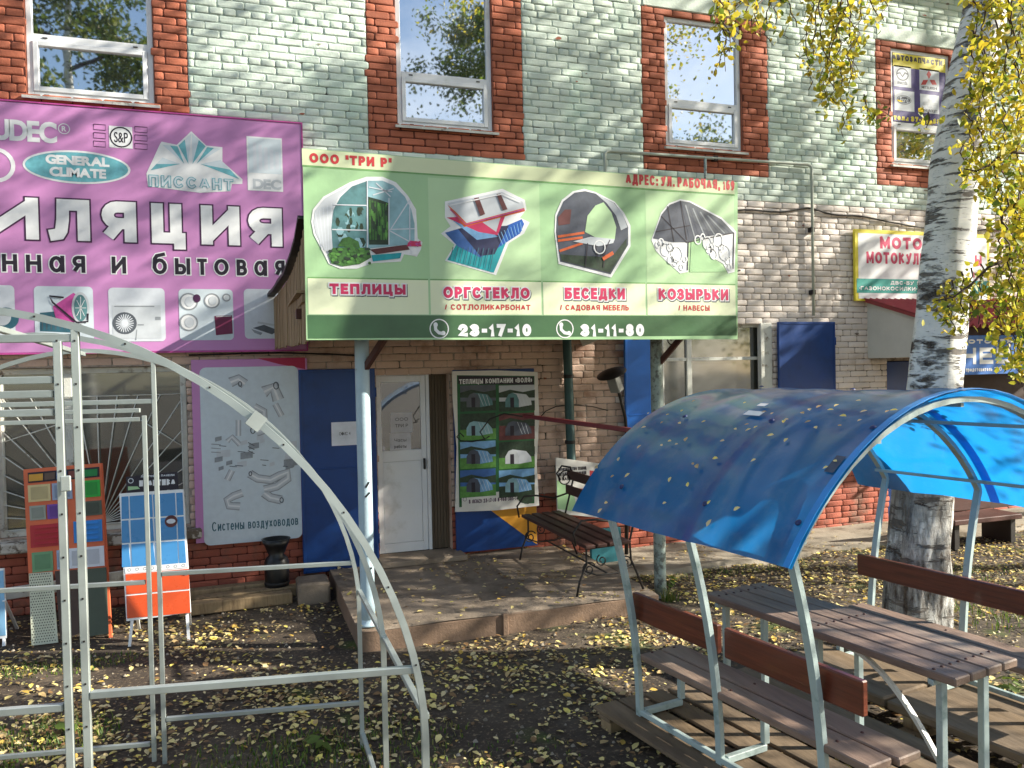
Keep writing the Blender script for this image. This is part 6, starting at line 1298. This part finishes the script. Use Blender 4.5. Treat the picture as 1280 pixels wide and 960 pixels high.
def tree(name, lab, base, H_, r0, crown, nl, mats, lsize, seed, path=None, rad=None, grp=None, droop=1.0, nlimb=16):
    """crown=(z0, z1, radius); limbs leave the trunk, droop, and carry leaf clumps"""
    rg = random.Random(seed); rnn = np.random.default_rng(seed); rt = thing(name, lab, 'tree', tuple(base), 0, grp)
    base = Vector(base); path = path or [base+Vector((.25*math.sin(seed+k), .2*math.cos(seed*2+k), 0))*(k/6)+Vector((0, 0, H_*k/6)) for k in range(7)]
    path[0] = path[0]-Vector((0, 0, .25)); rad = rad or [r0*(1-.85*k/(len(path)-1)) for k in range(len(path))]
    wparent(obj('trunk', trunk_mesh(path, rad, 28 if name == 'birch_tree' else 12)), rt)
    def at_z(z):
        for a, b_ in zip(path[:-1], path[1:]):
            if a.z <= z <= b_.z: return a.lerp(b_, (z-a.z)/(b_.z-a.z))
        return path[-1].copy()
    cl = []; lb = MB()
    for i in range(nlimb):
        t = (i+.5)/nlimb; z = crown[0]+(crown[1]-crown[0])*t*.92; p = at_z(z); a = i*2.4+rg.uniform(-.3, .3); L_ = crown[2]*(.55+.75*math.sin(math.pi*min(1, t*.85+.12)))*rg.uniform(.75, 1.1)
        q = [p]; d = Vector((math.cos(a), math.sin(a), .55)).normalized(); st_ = L_/7
        for k in range(7): d = (d+Vector((rg.uniform(-.12, .12), rg.uniform(-.12, .12), -.13*droop))).normalized(); q.append(q[-1]+d*st_)
        lb.tube(q, [max(.012, r0*.28*(1-k/8)) for k in range(8)], 5)
        for k in range(2, 8):
            for _ in range(3):
                c_ = q[k]+Vector((rg.gauss(0, .35), rg.gauss(0, .35), rg.gauss(0, .2)))*min(1.4, crown[2]*.45); cl.append((c_, rg.uniform(.5, 1.3)))
    part('branch', lb, rt, TWIG)
    ci = rnn.integers(0, len(cl), nl); C0 = np.array([tuple(c[0]) for c in cl])[ci]; dl_ = np.array([c[1] for c in cl])[ci]
    sp = rnn.normal(0, .16, (nl, 3)); sp[:, 2] = -np.abs(rnn.exponential(.42, nl))*dl_*droop+rnn.normal(0, .1, nl)
    ctr = C0+sp*np.array([1.25, 1.25, 1.0]); nn = unit(rnn.normal(size=(nl, 3))); V, Fq = leaf_cloud(ctr, rnn.uniform(.7, 1.3, nl)*lsize, nn, rnn)
    o = wparent(obj('foliage', np_mesh('foliage', V, Fq, np.repeat(rnn.integers(0, len(mats), nl), 2), False, mats)), rt); o['kind'] = 'stuff'; return rt
# the birch beside the gazebo
bz_ = 5.95
tp = [dz(1144, 832, bz_), dz(1146, 760, bz_), dz(1149, 690, bz_), dz(1158, 560, bz_), dz(1169, 470, bz_), dz(1184, 320, bz_), dz(1195, 200, bz_), dz(1214, 90, bz_), dz(1238, -20, bz_)]
tp[0].z = .0; top = tp[-1]
tp += [top+Vector((.2, .05, 1.2)), top+Vector((.35, .1, 3)), top+Vector((0, .2, 5.5)), top+Vector((.1, .2, 8.0))]
tr = [.26, .222, .212, .20, .185, .172, .165, .158, .15, .14, .11, .07, .02]
bt_ = tree('birch_tree', 'big leaning birch with white bark beside the gazebo', tp[0], 12, .2, (7.9, 12.8, 2.7), 13000, FOL, .075, 3, [p.copy() for p in tp], tr, nlimb=20)
# drooping twigs in view: (u, v0, v1, depth, leaves)
TW = [(903, -30, 82, 5.0), (897, -30, 50, 5.1), (912, -30, 68, 5.05), (925, -30, 45, 5.1), (938, -30, 42, 5.2), (950, -30, 46, 5.1), (962, -30, 52, 5.2), (975, -30, 30, 5.2), (990, -30, 34, 5.3), (1012, -30, 78, 5.2), (1018, -30, 112, 5.25), (1028, -30, 128, 5.2), (1036, -30, 140, 5.25), (1044, -30, 130, 5.2), (1052, -30, 172, 5.2), (1060, -30, 150, 5.2), (1066, -30, 100, 5.3), (1075, -30, 60, 5.3), (1090, -30, 30, 5.3),
      (1105, -30, 26, 5.2), (1080, 118, 155, 5.4), (1096, 128, 158, 5.4), (1112, 135, 150, 5.4), (1222, -30, 120, 5.2), (1234, -30, 200, 5.1), (1246, -30, 230, 5.2), (1258, -30, 260, 5.0), (1268, -30, 300, 5.1), (1278, -30, 340, 5.2), (1290, -30, 380, 5.0), (1215, 60, 235, 5.3), (1228, 90, 260, 5.2), (1205, 180, 232, 5.4), (1240, 200, 420, 5.0), (1252, 240, 470, 4.9), (1263, 250, 480, 5.0), (1274, 240, 470, 5.1), (1284, 260, 480, 5.0), (1296, 200, 480, 5.1),
      (1180, 370, 405, 5.2), (1190, 350, 420, 5.2), (1202, 340, 400, 5.1), (1214, 335, 395, 5.2), (1226, 330, 405, 5.1), (1238, 325, 440, 5.0), (1172, 385, 400, 5.3), (1215, 370, 400, 5.2), (1160, 140, 160, 5.3), (1190, 395, 412, 5.3)]
tw = MB(); LC = []
TW = [(u+9 if 1226 < u < 1270 and v1 > 400 else u, v0, v1, Zd) for (u, v0, v1, Zd) in TW]
for (u, v0, v1, Zd) in TW:
    p = dz(u, v0, Zd); n_ = max(3, int((v1-v0)/9)); q = [p]
    for k in range(n_): 
        f = (k+1)/n_; w_ = rng.uniform(-5, 5); q.append(dz(u+w_+4*math.sin(f*5+u), v0+(v1-v0)*f, Zd+.12*math.sin(f*4+u)))
    tw.tube(q, [.006*(1-.6*k/len(q)) for k in range(len(q))], 4)
    dn = 4.4 if u < 1120 else 6.4
    for k in range(int((v1-v0)/9*dn)):
        f = rng.random(); i = min(int(f*n_), n_-1); c_ = q[i].lerp(q[i+1], f*n_-i); e_ = .035 if u < 1120 else .045; LC.append(c_+Vector((rng.gauss(0, e_), rng.gauss(0, e_), rng.gauss(0, .03))))
for (uu, vv, Zd, u2, v2) in ((1110, -30, 5.3, 860, -25), (1222, -40, 5.3, 1300, -20), (1214, 30, 5.5, 1240, 80), (1300, 300, 5.0, 1170, 380), (1300, 180, 5.1, 1205, 215)):
    tw.tube([dz(uu+(u2-uu)*k/6, vv+(v2-vv)*k/6+6*math.sin(k*1.7), Zd-.03*k) for k in range(7)], [.012-.0013*k for k in range(7)], 5)
for (u, v0, v1, Zd) in TW:
    for k in range(int((v1-v0)/22)):
        a = dz(u+rng.uniform(-4, 4), v0+rng.random()*(v1-v0), Zd); b_ = a+Vector((rng.gauss(0, .06), rng.gauss(0, .05), -.03-.08*rng.random())); tw.tube([a, (a+b_)/2+Vector((0, 0, .015)), b_], .0022, 3)
part('twigs', tw, bt_, TWIG)['kind'] = 'stuff'
LC = np.array([tuple(p) for p in LC]); nl = len(LC); dist = np.array([((Vector(p)-CAM).dot(FW)) for p in LC]); order = np.argsort(dist); big, rest = order[:290], order[290:]
nn = unit(rn.normal(size=(nl, 3))+np.array([-.2, -.5, .2])); ss = rn.uniform(.030, .062, nl)
V, Fq = leaf_cloud(LC[rest], ss[rest], nn[rest], rn); o = wparent(obj('hanging_foliage', np_mesh('hanging_foliage', V, Fq, np.repeat(rn.choice(5, len(rest), p=[.3, .26, .14, .12, .18]), 2), False, FOL)), bt_); o['kind'] = 'stuff'
vv_, ff_ = leaf_cloud(np.array([(0, 0, 0.)]), np.array([1.0]), np.array([(0, 0, 1.)]), rn); lm2 = [np_mesh('leaf', vv_, ff_, None, False, [m]) for m in FOL]
for i in big:
    o = bpy.data.objects.new('leaf', lm2[int(rn.integers(0, 5))]); COL.objects.link(o); o.location = tuple(LC[i]); o.rotation_mode = 'QUATERNION'; o.rotation_quaternion = Vector(nn[i]).to_track_quat('Z', 'Y') @ Matrix.Rotation(rng.uniform(0, 6.28), 3, 'Z').to_quaternion(); o.scale = [ss[i]]*3; wparent(o, bt_)
# trees outside the picture: they dapple the light and show in the upstairs windows
GRP = 'trees standing in the yard round the shop'
for i, (x, y, H_, r0, cr_, nl, ms, ls, lab) in enumerate((
    (12.8, -4.2, 12.5, .17, (5.5, 12.2, 2.0), 9500, FOL, .11, 'yellowing birch to the right of the gazebo'),
    (17.0, -3.0, 12.5, .18, (5.6, 12, 2.6), 3600, FOL, .12, 'yellow birch close to the wall at the far right'),
    (23.5, -16.5, 14, .2, (4.6, 13.5, 3.0), 9000, FOL+DRK, .12, 'tall half green birch to the right'),
    (9.4, -8.3, 7.6, .09, (3.7, 7.2, 1.5), 3600, FOL, .07, 'young birch just right of the picture'),  # added out of view so its crown throws leaf shadows on the gazebo
    (9.3, -3.6, 5.6, .06, (2.7, 5.3, .95), 6500, FOL+DRK, .075, 'bushy young birch by the wall right of the picture'),  # added out of view so its crown keeps the sun off the porch
    (11.5, -13.5, 12, .17, (6, 11.5, 2.2), 5000, FOL+DRK, .11, 'slender birch behind the photographer to the right'),
    (-3.6, -14.0, 14.5, .22, (4.5, 14, 3.4), 40000, DRK, .12, 'dark green tree behind the photographer'),
    (-7.6, -13.0, 14, .22, (4.5, 13.5, 3.2), 16000, DRK, .12, 'dark green tree far to the left'),
    (7.7, -14.5, 14.8, .2, (4.5, 14.5, 2.3), 42000, FOL[3:4]+DRK*2, .10, 'weeping birch behind the photographer'),
    (13.9, -15.0, 10.8, .18, (3.5, 10.2, 2.8), 14000, DRK+FOL[:1], .11, 'low green tree behind the photographer'),
    (24, -15.5, 13, .2, (4, 12.5, 3.2), 12000, DRK, .12, 'green tree at the far side of the yard'))):
    tree('yard_tree', lab, (x, y, 0), H_, r0, cr_, nl, ms, ls, 20+i, grp=GRP, nlimb=14)
